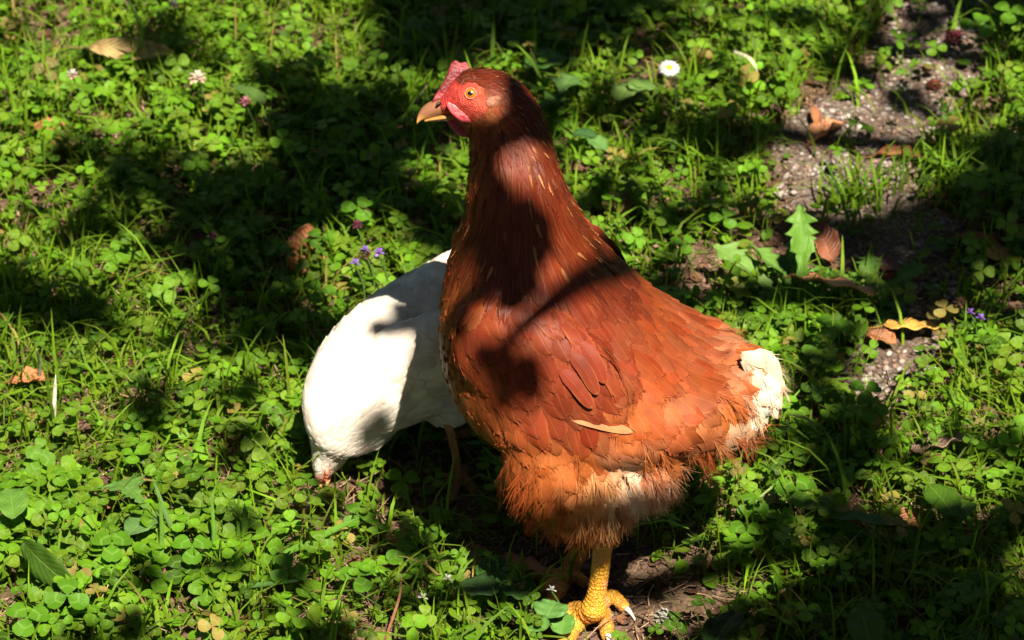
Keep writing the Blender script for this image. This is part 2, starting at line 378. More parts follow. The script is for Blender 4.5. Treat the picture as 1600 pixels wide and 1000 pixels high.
c = at_y(742, 150, Y0); hb.add(*ellipsoid(c+np.array([0, -.0105, 0]), (.0125, .0085, .0105))); hb.add(*ellipsoid(c+np.array([0, .0105, 0]), (.0125, .0085, .0105)))   # cheeks
body_me = remesh(hb, 'body', .0019, 6)
BV, BN = arrays(body_me)
print('body verts', len(BV))
body_bvh = BVHTree.FromPolygons([tuple(v) for v in BV], [tuple(p.vertices) for p in body_me.polygons])
PHI = math.radians(30); ZP = at_y(760, 330, Y0)[2]; ZL = .030             # the hen rolls its head towards the viewer
_h = np.linspace(0, .2, 401); _p = PHI*np.clip(_h/ZL, 0, 1)**2*(3-2*np.clip(_h/ZL, 0, 1)); _k = math.cos(ELEV)/np.cos(_p-ELEV)
_my = np.concatenate([[0], np.cumsum((np.sin(_p)*_k)[:-1]*np.diff(_h))]); _mz = np.concatenate([[0], np.cumsum((np.cos(_p)*_k)[:-1]*np.diff(_h))])
def roll(V):
    V = V.copy(); h = V[:, 2]-ZP; m = h > 0; hh = h[m]; p = np.interp(hh, _h, _p); y = V[m, 1]-Y0
    V[m, 1] = Y0+np.interp(hh, _h, _my)+y*np.cos(p); V[m, 2] = ZP+np.interp(hh, _h, _mz)-y*np.sin(p); return V
def hproj(P):
    Q = mirror(P); f = np.clip((Q[..., 2]-ZP)/ZL, 0, 1); Q[..., 1] = Q[..., 1]*(1-f)+Y0*f; return project(Q)
def on_head(px, py, off=0.0):
    P = at_y(px, py, Y0); h = body_bvh.ray_cast(Vector((P[0], Y0-.1, P[2])), Vector((0, 1, 0)))
    return (np.array(h[0]) if h[0] is not None else np.array([P[0], Y0-.008, P[2]]))+np.array([0, -off, 0])
def mirror(P):
    Q = np.array(P, float).copy(); Q[..., 1] = np.where(Q[..., 1] > Y0, 2*Y0-Q[..., 1], Q[..., 1]); return Q
def face_w(px, py):                                                        # 1 on the bare red face
    a = ((px-716)/43)**2+((py-158)/29)**2; b = ((px-697)/20)**2+((py-138)/24)**2; e = ((px-735)/19)**2+((py-141)/17)**2
    return np.clip((1.25-np.minimum(np.minimum(a, b), e))*4, 0, 1)

# control table: px, py, dir x, dir y (down positive), length mm, half width mm, spacing mm, lift, kind, colour
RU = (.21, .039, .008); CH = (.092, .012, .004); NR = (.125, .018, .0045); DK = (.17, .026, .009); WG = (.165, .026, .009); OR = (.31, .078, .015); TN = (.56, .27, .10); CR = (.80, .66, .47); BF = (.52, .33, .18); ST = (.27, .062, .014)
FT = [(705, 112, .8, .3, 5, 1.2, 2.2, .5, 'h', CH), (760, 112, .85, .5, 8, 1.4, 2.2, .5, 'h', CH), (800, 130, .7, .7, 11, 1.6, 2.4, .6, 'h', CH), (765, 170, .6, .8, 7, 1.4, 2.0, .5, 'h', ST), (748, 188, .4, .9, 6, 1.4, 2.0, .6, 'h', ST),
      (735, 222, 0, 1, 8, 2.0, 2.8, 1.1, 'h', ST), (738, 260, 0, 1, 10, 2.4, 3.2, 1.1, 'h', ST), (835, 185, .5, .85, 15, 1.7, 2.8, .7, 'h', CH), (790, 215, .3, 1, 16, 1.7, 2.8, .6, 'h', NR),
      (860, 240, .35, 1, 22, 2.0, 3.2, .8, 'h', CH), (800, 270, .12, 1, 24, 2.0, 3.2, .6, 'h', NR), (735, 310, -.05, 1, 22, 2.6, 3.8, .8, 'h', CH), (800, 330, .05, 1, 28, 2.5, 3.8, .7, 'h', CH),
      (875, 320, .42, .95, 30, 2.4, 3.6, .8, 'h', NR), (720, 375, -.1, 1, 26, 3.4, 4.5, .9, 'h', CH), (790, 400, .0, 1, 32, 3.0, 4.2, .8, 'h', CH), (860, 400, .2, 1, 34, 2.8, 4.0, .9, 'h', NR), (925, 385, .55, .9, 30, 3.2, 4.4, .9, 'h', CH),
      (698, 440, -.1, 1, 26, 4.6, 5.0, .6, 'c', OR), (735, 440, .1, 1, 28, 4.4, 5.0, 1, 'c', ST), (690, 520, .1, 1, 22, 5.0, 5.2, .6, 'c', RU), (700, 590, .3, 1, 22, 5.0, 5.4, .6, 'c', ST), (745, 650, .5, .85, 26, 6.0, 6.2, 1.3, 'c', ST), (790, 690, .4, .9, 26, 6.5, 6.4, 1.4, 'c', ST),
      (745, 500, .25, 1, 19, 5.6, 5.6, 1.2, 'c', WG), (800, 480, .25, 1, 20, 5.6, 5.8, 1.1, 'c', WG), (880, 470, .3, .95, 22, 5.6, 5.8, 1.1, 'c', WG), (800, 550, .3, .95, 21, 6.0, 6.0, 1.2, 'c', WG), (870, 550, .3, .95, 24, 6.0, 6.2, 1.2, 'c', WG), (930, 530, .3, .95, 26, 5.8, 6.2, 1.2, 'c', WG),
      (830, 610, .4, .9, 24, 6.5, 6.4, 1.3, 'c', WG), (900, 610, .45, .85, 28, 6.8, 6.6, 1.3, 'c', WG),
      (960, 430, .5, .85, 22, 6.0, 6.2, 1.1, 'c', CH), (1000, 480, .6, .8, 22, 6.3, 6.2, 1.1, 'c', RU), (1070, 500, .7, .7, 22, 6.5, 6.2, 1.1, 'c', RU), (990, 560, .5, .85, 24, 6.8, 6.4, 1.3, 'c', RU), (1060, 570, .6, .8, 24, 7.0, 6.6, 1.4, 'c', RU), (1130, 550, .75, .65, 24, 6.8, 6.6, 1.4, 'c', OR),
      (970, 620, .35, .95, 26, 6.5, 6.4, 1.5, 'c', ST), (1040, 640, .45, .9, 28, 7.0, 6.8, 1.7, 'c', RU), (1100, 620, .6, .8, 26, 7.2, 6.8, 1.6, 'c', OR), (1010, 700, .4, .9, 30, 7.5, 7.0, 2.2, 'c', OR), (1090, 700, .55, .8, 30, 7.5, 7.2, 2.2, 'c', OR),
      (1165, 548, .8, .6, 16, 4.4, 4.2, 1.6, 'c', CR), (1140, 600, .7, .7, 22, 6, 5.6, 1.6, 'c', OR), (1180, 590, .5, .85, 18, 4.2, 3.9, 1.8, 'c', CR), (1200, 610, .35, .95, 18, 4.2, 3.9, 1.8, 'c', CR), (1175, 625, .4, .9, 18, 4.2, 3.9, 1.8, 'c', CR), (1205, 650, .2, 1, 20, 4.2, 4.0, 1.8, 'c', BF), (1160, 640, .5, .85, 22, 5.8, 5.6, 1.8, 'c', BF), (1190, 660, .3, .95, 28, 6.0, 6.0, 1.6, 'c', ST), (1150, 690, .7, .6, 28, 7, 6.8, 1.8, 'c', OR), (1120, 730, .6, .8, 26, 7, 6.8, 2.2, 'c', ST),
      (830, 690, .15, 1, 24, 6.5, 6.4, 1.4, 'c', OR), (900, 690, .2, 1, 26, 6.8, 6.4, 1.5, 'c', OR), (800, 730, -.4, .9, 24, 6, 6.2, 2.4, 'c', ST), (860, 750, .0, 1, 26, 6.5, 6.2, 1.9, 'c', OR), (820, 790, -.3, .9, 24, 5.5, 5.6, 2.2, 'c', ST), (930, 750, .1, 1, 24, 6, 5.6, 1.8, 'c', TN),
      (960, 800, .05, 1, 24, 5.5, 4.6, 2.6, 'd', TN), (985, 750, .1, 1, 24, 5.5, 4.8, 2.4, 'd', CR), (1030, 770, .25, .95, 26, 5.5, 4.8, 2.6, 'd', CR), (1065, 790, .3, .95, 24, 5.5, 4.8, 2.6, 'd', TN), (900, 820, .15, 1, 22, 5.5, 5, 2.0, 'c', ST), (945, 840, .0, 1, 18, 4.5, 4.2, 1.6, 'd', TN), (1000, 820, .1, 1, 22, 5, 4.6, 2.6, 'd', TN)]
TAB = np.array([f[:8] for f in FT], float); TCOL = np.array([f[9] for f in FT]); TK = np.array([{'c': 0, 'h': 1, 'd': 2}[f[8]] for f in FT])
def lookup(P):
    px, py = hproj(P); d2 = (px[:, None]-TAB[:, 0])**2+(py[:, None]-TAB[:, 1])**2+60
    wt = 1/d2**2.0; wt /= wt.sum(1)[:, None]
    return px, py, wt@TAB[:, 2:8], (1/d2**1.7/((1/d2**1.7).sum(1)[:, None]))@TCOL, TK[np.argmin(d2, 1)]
ft = [p.vertices[:] for p in body_me.polygons]
quads = np.array([q if len(q) == 4 else (*q, q[2]) for q in ft])
def sample_surface(V, Qd, n):
    a = V[Qd[:, 0]]; b = V[Qd[:, 1]]; c = V[Qd[:, 2]]; d = V[Qd[:, 3]]
    ar = np.linalg.norm(np.cross(c-a, d-b), axis=1); i = rng.choice(len(Qd), n, p=ar/ar.sum())
    u, v = rng.random((2, n, 1)); return a[i]*(1-u)*(1-v)+b[i]*u*(1-v)+c[i]*u*v+d[i]*(1-u)*v
def poisson(P, r, cell=.008):
    keep = []; gr = {}
    for i in range(len(P)):
        p = P[i]; k = tuple((p//cell).astype(int)); ok = True; r2 = r[i]*r[i]
        for dx in (-1, 0, 1):
            for dy in (-1, 0, 1):
                for dz in (-1, 0, 1):
                    for q in gr.get((k[0]+dx, k[1]+dy, k[2]+dz), ()):
                        if (p[0]-q[0])**2+(p[1]-q[1])**2+(p[2]-q[2])**2 < r2: ok = False; break
                    if not ok: break
                if not ok: break
            if not ok: break
        if ok: gr.setdefault(k, []).append((p[0], p[1], p[2])); keep.append(i)
    return np.array(keep)
SS = np.array([0, .14, .30, .46, .62, .76, .87, .94, .98, 1.0]); TT = np.array([-1, -.55, 0, .55, 1.0])
FFACE = grid_faces(len(SS), len(TT)); FUV = np.stack([np.tile((TT+1)/2, len(SS)), np.repeat(SS, len(TT))], 1)
def wprof(kind):
    if kind == 1: return np.clip(np.minimum((SS/.25)**.6, 1), .1, 1)*np.clip(1-np.clip((SS-.45)/.55, 0, 1)**1.7, .02, 1)
    return np.clip(np.minimum((SS/.3)**.6, 1), .12, 1)*np.sqrt(np.clip(1-np.clip((SS-.62)/.38, 0, 1)**2.2, .001, 1))
WP = [wprof(0), wprof(1)]
def shaft(bvh, p, d, L, lift, dirf=None):
    """walk along the skin: returns shaft points and normals"""
    P = []; N = []; q = Vector(p); s0 = 0; dd = Vector(d)
    for s in SS:
        step = (s-s0)*L; s0 = s
        if step: q = q+dd*step
        loc, nr, _, dist = bvh.find_nearest(q)
        if loc is None: loc, nr = q, Vector((0, 0, 1))
        if len(P): nr = (nr*.5+Vector(N[-1])*.5).normalized()
        q = loc; dd = (dd-nr*dd.dot(nr)); dd = dd.normalized() if dd.length > 1e-4 else Vector(d)
        P.append(loc); N.append(nr)
    P = np.array([v[:] for v in P]); N = np.array([v[:] for v in N])
    return P+N*(.0003+lift*SS**1.2)[:, None], N
def feather(bvh, p, d, L, W_, lift, kind, r):
    P, N = shaft(bvh, p, d, L, lift)
    T = np.gradient(P, axis=0); B = np.cross(N, T); B /= np.linalg.norm(B, axis=1)[:, None]+1e-9
    wv = W_*WP[kind]*(1+(r.random(len(SS))-.5)*.10); sk = (r.random()-.5)*.35
    cam_ = W_*.16
    V = P[:, None]+B[:, None]*(wv[:, None]*TT*(1+sk*np.sign(TT)*.4))[..., None]-N[:, None]*(cam_*TT**2*np.ones((len(SS), 1)))[..., None]
    V[-1] = P[-1]+(V[-1]-P[-1])*.5
    return V.reshape(-1, 3)
def down(bvh, p, d, L, W_, lift, r, mb, tint, nb=44):
    P, N = shaft(bvh, p, d, L*.8, lift)
    T = np.gradient(P, axis=0); T /= np.linalg.norm(T, axis=1)[:, None]+1e-9; B = np.cross(N, T)
    Vs = []; seg = np.array([0, .35, .7, 1.0])
    for k in range(nb):
        s = r.uniform(.15, .95); i = min(int(s*9), 8); f = s*9-i
        o = P[i]*(1-f)+P[i+1]*f; sd = 1 if k % 2 else -1; out = r.uniform(.05, .6)
        dr = T[i]+B[i]*sd*out+N[i]*r.uniform(-.05, .35); dr /= np.linalg.norm(dr); ln = L*r.uniform(.3, .6)
        side = np.cross(dr, N[i]); side /= np.linalg.norm(side)+1e-9; bend = (T[i]*r.uniform(-.1, .5)+np.array([0, 0, -.3])*r.random()+B[i]*r.normal()*.2)*ln
        for q in seg:
            c = o+dr*ln*q+bend*q*q; hw = .00021*(1-.75*q); Vs += [c-side*hw, c+side*hw]
    fc = []
    for k in range(nb):
        for j in range(3): a = k*8+j*2; fc.append((a, a+1, a+3, a+2))
    mb.add(np.array(Vs), np.array(fc), np.tile([[.2, .6]], (len(Vs), 1)), tint)
def fringe(V, W_, mb, tint, r, nb=26):
    G = V.reshape(len(SS), len(TT), 3); Vs = []; mid = G[:, 2]
    for k in range(nb):
        i = r.integers(4, 9); e = r.choice([0, 1, 3, 4]) if i > 6 else r.choice([0, 4]); f = r.random(); o = G[i, e]*(1-f)+G[min(i+1, 9), e]*f
        dr = (mid[min(i+1, 9)]-mid[i-1]); dr /= np.linalg.norm(dr)+1e-9; sd = G[i, e]-mid[i]; dr = dr+sd/(np.linalg.norm(sd)+1e-9)*.45+r.normal(size=3)*.12; dr /= np.linalg.norm(dr); ln = W_*r.uniform(.25, .6)
        side = np.cross(dr, FWD); side /= np.linalg.norm(side)+1e-9
        for q in (0, 1.0):
            c = o-dr*ln*.3+dr*ln*q; hw = .00030*(1-.8*q); Vs += [c-side*hw, c+side*hw]
    mb.add(np.array(Vs), np.array([(k*4, k*4+1, k*4+3, k*4+2) for k in range(nb)]), np.tile([[.2, .6]], (len(Vs), 1)), tint)
def tint_var(c, r, amt=.12):
    k = 1+r.normal()*amt; h = r.normal()*.10
    return np.clip(np.array([c[0]*k, c[1]*k*(1+h), c[2]*k*(1+h*1.5)]), .003, .85)

hen_foot = ground(925, 955)
hen = empty('brown_hen', (at_y(925, 955, Y0)[0], Y0, 0), label='large chestnut brown hen standing alert in profile with red face and one yellow leg forward', cat='hen')
# body colours
px, py = hproj(BV); fw = face_w(px, py)[:, None]*(np.abs(BV[:, 1:2]-Y0) > -1)
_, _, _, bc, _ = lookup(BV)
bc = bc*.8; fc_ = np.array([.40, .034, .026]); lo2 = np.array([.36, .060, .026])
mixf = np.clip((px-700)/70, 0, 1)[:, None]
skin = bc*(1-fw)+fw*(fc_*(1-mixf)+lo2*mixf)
def leg_geo(mb, hock, joint, toes, r0, r1, tint, ridge=.13):
    H_ = np.array(hock, float); J = np.array(joint, float); n = 90
    t = np.linspace(0, 1, n); P = H_+(J-H_)*t[:, None]; P[:, 0] += np.sin(t*np.pi)*.0012
    R = r0+(r1-r0)*t; R = R*(1-.14*np.sin(t*np.pi))+r0*.22*np.exp(-((1-t)/.10)**2); saw = (t*22) % 1
    R = R*(1+ridge*(1-saw)-ridge*.5)
    V, Fq, uv = tube(P, R, 18); mb.add(V, Fq, uv, tint)
    for (mid, end, ra, rb) in toes:
        K = crom(np.array([J, mid, end]), 26); m = len(K); t = np.linspace(0, 1, m); s3 = (t*9) % 1
        R = (ra+(rb-ra)*t)*(1+.10*np.abs(np.sin(t*np.pi*3)))*(1+ridge*(1-s3)-ridge*.5)
        V, Fq, uv = tube(K, R, 14); mb.add(V, Fq, uv, tint)
    V, Fq = ellipsoid(J+np.array([0, 0, -.001]), (r1*1.18, r1*1.15, r1*1.0), n=18); mb.add(V, Fq, None, tint)
yel = (.64, .31, .028)
lm = MB()
Jn = at_y(927, 953, Y0-.030); Jf = at_y(884, 905, Y0+.028)
Hn = at_y(943, 820, Y0-.033); Hf = at_y(925, 800, Y0+.024)
gz = lambda q, h=.004: np.array([q[0], q[1], terr(q[0], q[1])+h])
toeN = [(gz(ground(904, 975), .0075), gz(ground(868, 1032), .004), .0062, .0036), (gz(ground(956, 946), .0095), gz(ground(978, 957), .0055), .0047, .0032),
        (gz(ground(942, 966), .0065), gz(ground(950, 994), .004), .0058, .0036), (gz(ground(898, 955), .0065), gz(ground(862, 968), .004), .0050, .0032)]
toeF = [(gz(ground(862, 918), .0065), gz(ground(826, 935), .004), .0052, .0032), (gz(ground(900, 905), .0065), gz(ground(918, 912), .004), .0042, .0028),
        (gz(ground(872, 930), .0065), gz(ground(850, 952), .004), .0050, .0030), (gz(ground(868, 900), .006), gz(ground(840, 898), .004), .0046, .0030)]
def all_legs():
    m1 = MB(); leg_geo(m1, Hn, Jn, toeN, .0061, .0056, yel); a = remesh(m1, 'a', .0006, 0)
    m2 = MB(); leg_geo(m2, Hf, Jf, toeF, .0064, .0060, yel); b = remesh(m2, 'b', .0011, 1); return a, b
def append_mesh(bm_out, me, tint, matidx):
    V, _ = arrays(me); base = bm_out.n
    Qd = [tuple(p.vertices) for p in me.polygons]; q4 = np.array([q for q in Qd if len(q) == 4]); q3 = [q for q in Qd if len(q) == 3]
    bm_out.add(V, q4, None, tint); assert not q3
la, lb = all_legs()
full = MB(); append_mesh(full, body_me, skin, 0); nb_ = len(full.Q[0]); append_mesh(full, la, yel, 1); append_mesh(full, lb, yel, 1)
me = full.mesh('body'); me.materials.append(M['skin']); me.materials.append(M['leg'])
mi = np.zeros(len(me.polygons), int); mi[nb_:] = 1; me.polygons.foreach_set('material_index', mi)
body = link('body', me, None, hen)
def claw(c0, c1, r, parent):
    c0 = np.array(c0); c1 = np.array(c1); mid = (c0+c1)/2+np.array([0, 0, .0018]); K = crom(np.array([c0, mid, c1]), 6); V, Fq, uv = tube(K, np.linspace(r, .0003, len(K)), 10); mb = MB(); mb.add(V, Fq, uv); return mb.obj('claw', M['claw'], parent)
for ts, J in ((toeN, Jn), (toeF, Jf)):
    for (mid, end, ra, rb) in ts:
        d = (end-mid)/np.linalg.norm(end-mid); claw(end-d*.002+np.array([0, 0, .0008]), end+d*.0085+np.array([0, 0, -.003]), rb*.62, hen)

# plumage of the brown hen
cand = sample_surface(BV, quads, 46000)
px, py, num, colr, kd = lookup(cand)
ok = (face_w(px, py) < .12) & (np.hypot(px-770, py-155) > 11) & ~((px < 700) & (py < 200)) & ~((np.hypot(px-943, py-838) < 9))
cand, num, colr, kd, px, py = cand[ok], num[ok], colr[ok], kd[ok], px[ok], py[ok]
keep = poisson(cand, num[:, 4]*.001)
print('feathers', len(keep))
vis_near = lambda p: p[1] < Y0+.02
plume = [MB(), MB()]; downmb = MB(); single = []
view = -FWD
for i in keep:
    p = cand[i]; dx, dy, L, W_, sp, lift = num[i]; d = np.array([dx, rng.normal()*.06, -dy]); d /= np.linalg.norm(d)
    d = d+rng.normal(size=3)*.10
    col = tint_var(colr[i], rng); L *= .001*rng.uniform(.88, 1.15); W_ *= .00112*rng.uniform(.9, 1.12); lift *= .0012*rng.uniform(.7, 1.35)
    loc, nr, _, _ = body_bvh.find_nearest(Vector(p)); nr = np.array(nr); d = d-nr*(d@nr); d /= np.linalg.norm(d)+1e-9
    if p[1] > Y0+.03 and kd[i] != 2 and rng.random() < 0: continue
    if kd[i] == 2:
        f = rng.random()**1.6*.8; col = col*(1-f)+np.array(OR)*f*1.1
        down(body_bvh, p, d, L*.68, W_, lift, rng, downmb, col, 56); continue
    if kd[i] == 1 and rng.random() < .17: col = np.array([.32, .13, .04])*rng.uniform(.5, 1.2) if py[i] < 420 else col; W_ *= .27; L *= .30; lift += .0007
    V = feather(body_bvh, p, d, L, W_, lift, kd[i], rng)
    vis = (nr@view) if p[1] < Y0+.02 else -1
    if kd[i] == 1 and vis_near(p): fringe(V, W_*1.3, downmb, col*rng.uniform(.8, 1.5), rng, 7)
    if kd[i] == 0 and vis_near(p): fringe(V, W_, downmb, col*rng.uniform(1.0, 1.25), rng)
    single.append((L*W_*max(vis, 0) if kd[i] == 0 else 0, V, col, kd[i]))
    if kd[i] == 0 and (py[i] > 690 or px[i] > 1090) and rng.random() < (.22 if px[i] > 1110 else .5): down(body_bvh, p, d, L*.8, W_, lift*1.3, rng, downmb, col*1.05, 24)
single.sort(key=lambda s: -s[0])
for k, (a, V, col, kn) in enumerate(single):
    if k < 250 and a > 0:
        mb = MB(); mb.add(V, FFACE, FUV, col); mb.obj('feather', M['feather'], hen)
    else: plume[kn].add(V, FFACE, FUV, col)
tag(plume[0].obj('plumage', M['feather'], hen), kind='stuff'); tag(plume[1].obj('neck_hackles', M['hackle'], hen), kind='stuff'); tag(downmb.obj('down', M['down'], hen), kind='stuff')
def free_feather(pts, W_, col, mat, name, parent, up=(0, -1, 0), tipk=0, cam_=.16):
    """a long feather laid along given points, not clinging to the skin"""
    K = crom(np.array(pts), 12); s = np.linspace(0, 1, len(K)); P = np.stack([np.interp(SS, s, K[:, j]) for j in range(3)], 1)
    T = np.gradient(P, axis=0); N = np.broadcast_to(np.array(up, float), P.shape); N = N-T*(np.sum(N*T, 1)/np.sum(T*T, 1))[:, None]; N /= np.linalg.norm(N, axis=1)[:, None]
    B = np.cross(N, T); B /= np.linalg.norm(B, axis=1)[:, None]; wv = W_*WP[tipk]
    V = P[:, None]+B[:, None]*(wv[:, None]*TT)[..., None]-N[:, None]*(W_*cam_*TT**2*np.ones((len(SS), 1)))[..., None]
    mb = MB(); mb.add(V.reshape(-1, 3), FFACE, FUV, col); o = mb.obj(name, mat, parent); return o
def on_body(px, py, off=.003):
    d = ray(px, py); d = d/np.linalg.norm(d); h = body_bvh.ray_cast(Vector(CAM), Vector(d))
    if h[0] is None: return at_y(px, py, Y0-.02)
    return np.array(h[0])+np.array(h[1])*off
# flight feathers at the lower edge of the folded wing
for j, (a, b, c, col) in enumerate([((870, 570), (900, 600), (925, 632), WG), ((885, 545), (912, 575), (932, 612), WG), ((900, 530), (925, 560), (942, 596), WG),
                                  ((880, 646), (925, 657), (986, 673), (.34, .155, .06))]):
    P = [on_body(*a, .0012), on_body(*b, .0026+.0003*j), on_body(*c, .0042)] if j < 3 else [on_body(*a, .0002), on_body(*b, .0012), on_body(*c, .0034)]
    o = free_feather(P, .0038 if j < 3 else .0030, tint_var(col, rng, .06), M['feather'], 'flight_feather', hen, tuple(view), 0, .08)
    if j == 3: tag(o, label='pale buff flight feather poking out below the folded wing')
# cream tail feathers drooping at the rear
for j, (b, c) in enumerate([((1200, 575), (1222, 640)), ((1196, 590), (1216, 655)), ((1204, 565), (1220, 618)), ((1186, 585), (1200, 662))]):
    free_feather([at_y(1160, 552+4*j, Y0-.02), at_y(*b, Y0-.012), at_y(*c, Y0-.014)], .0052, tint_var((.58, .46, .33), rng, .05), M['feather'], 'tail_feather', hen, (.5, -.7, .4), 0, .25)
# ragged tufts in front of the thigh
for j, (a, b, c) in enumerate([((835, 690), (805, 712), (778, 716)), ((840, 715), (812, 745), (790, 742)), ((840, 750), (812, 772), (784, 772)), ((835, 755), (815, 768), (790, 776)), ((850, 770), (825, 785), (792, 806)), ((860, 700), (825, 722), (800, 716)), ((850, 735), (822, 755), (798, 756))]):
    P = [on_body(*a, .002), at_y(*b, Y0-.052), at_y(*c, Y0-.050)]
    free_feather(P, .0058, tint_var(OR, rng), M['feather'], 'thigh_feather', hen, tuple(view), 1)
# head parts
def slab(outline, y, th, voxel, name, mat, parent, smooth=6, lean=0.0):
    P = [at_y(a, b, y) for a, b in outline]; n = len(P); bm = bmesh.new()
    f = [bm.verts.new((p[0], y-th/2+lean*(p[2]-P[0][2]), p[2])) for p in P]; g_ = [bm.verts.new((p[0], y+th/2+lean*(p[2]-P[0][2]), p[2])) for p in P]
    bm.faces.new(f); bm.faces.new(g_[::-1])
    for i in range(n): bm.faces.new((f[i], g_[i], g_[(i+1) % n], f[(i+1) % n]))
    bmesh.ops.triangulate(bm, faces=bm.faces[:]); m0 = bpy.data.meshes.new('x'); bm.to_mesh(m0); bm.free()
    V, _ = arrays(m0); mb = MB(); mb.add(V, np.array([tuple(p.vertices) for p in m0.polygons])); me = remesh(mb, name, voxel, smooth); return link(name, me, mat, parent)
slab([(690, 134), (691, 121), (695, 113), (698, 106), (700, 98), (703, 90), (709, 85), (714, 87), (718, 92), (723, 88), (730, 90), (734, 99), (733, 112), (724, 124), (702, 136)], Y0, .0056, .0006, 'comb', M['comb'], hen, 8)
slab([(672, 158), (676, 146), (684, 134), (692, 120), (704, 122), (704, 136), (690, 150)], Y0, .0075, .0007, 'comb_base', M['comb'], hen, 8)
for sgn in (-1, 1):
    tt = slab([(698, 172), (713, 178), (730, 186), (744, 194), (744, 202), (735, 207), (722, 206), (711, 199), (702, 189), (696, 179)], Y0+(.004 if sgn > 0 else -.0120), .0036, .0006, 'wattle', M['wattle'], hen, 8)
bz = at_y(660, 175, Y0)
bzr = roll(np.array([at_y(668, 178, Y0), at_y(668, 166, Y0)]))[:, 2]
M['beak'] = beak_mat('beak_horn', (.42, .20, .05), (.18, .075, .038), bzr[0]-.001, bzr[1]-.001)
mb = MB(); mb.add(*loft([(702, 173, 694, 146, .0062, Y0), (686, 177, 678, 151, .0056, Y0), (671, 181, 665, 157, .0042, Y0), (660, 184, 656, 166, .0027, Y0), (653, 188, 651, 176, .0014, Y0), (650, 192, 649, 187, .0005, Y0)], inset=0, comp=False, k=6, n=18))
link('upper_beak', remesh(mb, 'upper_beak', .0006, 3), M['beak'], hen)
mb = MB(); mb.add(*loft([(708, 184, 706, 172, .0058, Y0), (690, 186, 688, 176, .0046, Y0), (674, 187, 672, 180, .0032, Y0), (661, 188, 661, 184, .0016, Y0)], inset=0, comp=False, k=6, n=16))
M['beak2'] = simple('lower_beak_horn', (.33, .16, .045), .4, .4)
link('lower_beak', remesh(mb, 'lower_beak', .0006, 2), M['beak2'], hen)
M['black'] = simple('nostril_dark', (.03, .012, .01), .5, .3)
def side_pt(px, py, off):
    return on_body(px, py, off)
def eye_mat():
    n = NT('hen_eye'); v = n.uv()[1]
    col = n.mix(n.ramp(v, .38, .44), (.004, .003, .003), n.mix(n.ramp(v, .4, .85), (.50, .14, .006), (.25, .05, .005)))
    col = n.mix(n.ramp(v, .90, .97), col, (.05, .01, .005)); n.b.inputs['Coat Weight'].default_value = 1; n.b.inputs['Coat Roughness'].default_value = .03
    return n.fin(col, .25, .5)
M['eye'] = eye_mat(); M['lid'] = flesh('eyelid', (.46, .12, .05), (.38, .07, .04), 700)
def eye(px, py, r, parent, mir=False, y0=Y0, bv=None):
    c = on_head(px, py, .0) if bv is None else bv
    nrm = np.array([-.15, -.98, .02]); nrm /= np.linalg.norm(nrm)
    if mir: c = c.copy(); c[1] = 2*y0-c[1]; nrm[1] *= -1
    Fm = frame_from(nrm, (0, 0, 1)); mb = MB(); th = np.linspace(0.02, 1.25, 16); ph = np.linspace(0, 2*np.pi, 32, endpoint=False)
    V = np.stack([np.cos(th)[:, None]*np.ones(32)*.75-.28, np.sin(th)[:, None]*np.cos(ph), np.sin(th)[:, None]*np.sin(ph)], -1).reshape(-1, 3)*r*1.05
    uv = np.stack([np.tile(ph/6.283, 16), np.repeat(th/1.25, 32)], 1); mb.add(V@Fm.T+c+nrm*.0008, grid_faces(16, 32, True), uv); e = mb.obj('eye', M['eye'], parent)
    a = np.linspace(0, 2*np.pi, 33); K = np.stack([np.full(33, .0009), np.cos(a)*r*1.10, np.sin(a)*r*1.0], 1)@Fm.T+c
    V, Fq, uv = tube(K, r*.17, 8, cap=False); mb = MB(); mb.add(V, Fq, uv); mb.obj('eyelid', M['lid'], e)
    return e
eye(735.5, 141, .0030, hen); eye(735.5, 141, .0030, hen, True)
for mirr in (0, 1):
    c = on_head(681, 160, .0004); d = on_head(688, 156, .0004)
    if mirr: c[1] = 2*Y0-c[1]; d[1] = 2*Y0-d[1]
    V, Fq, uv = tube(crom(np.array([c, (c+d)/2+np.array([0, 0, .0004]), d]), 5), np.array([.0004, .0007, .0008, .0009, .0009, .001, .001, .0009, .0008, .0006, .0003]), 8); m_ = MB(); m_.add(V, Fq, uv); m_.obj('nostril', M['black'], hen)
    c = on_head(770, 155, .0002)
    if mirr: c[1] = 2*Y0-c[1]
    m_ = MB(); m_.add(*ellipsoid(c, (.0042, .0009, .0040), n=20)); m_.add(*ellipsoid(c+np.array([.0022, 0, .0018]), (.0026, .0012, .0024), n=16)); link('earlobe', remesh(m_, 'earlobe', .0006, 4), M['lobe'], hen)

for o in [o for o in bpy.data.objects if o.type == 'MESH' and (o.parent == hen or (o.parent and o.parent.parent == hen))]:
    V, _ = arrays(o.data); o.data.vertices.foreach_set('co', roll(V).ravel()); o.data.update()
body_bvh = BVHTree.FromPolygons([tuple(v) for v in roll(BV)], [tuple(p.vertices) for p in body_me.polygons])
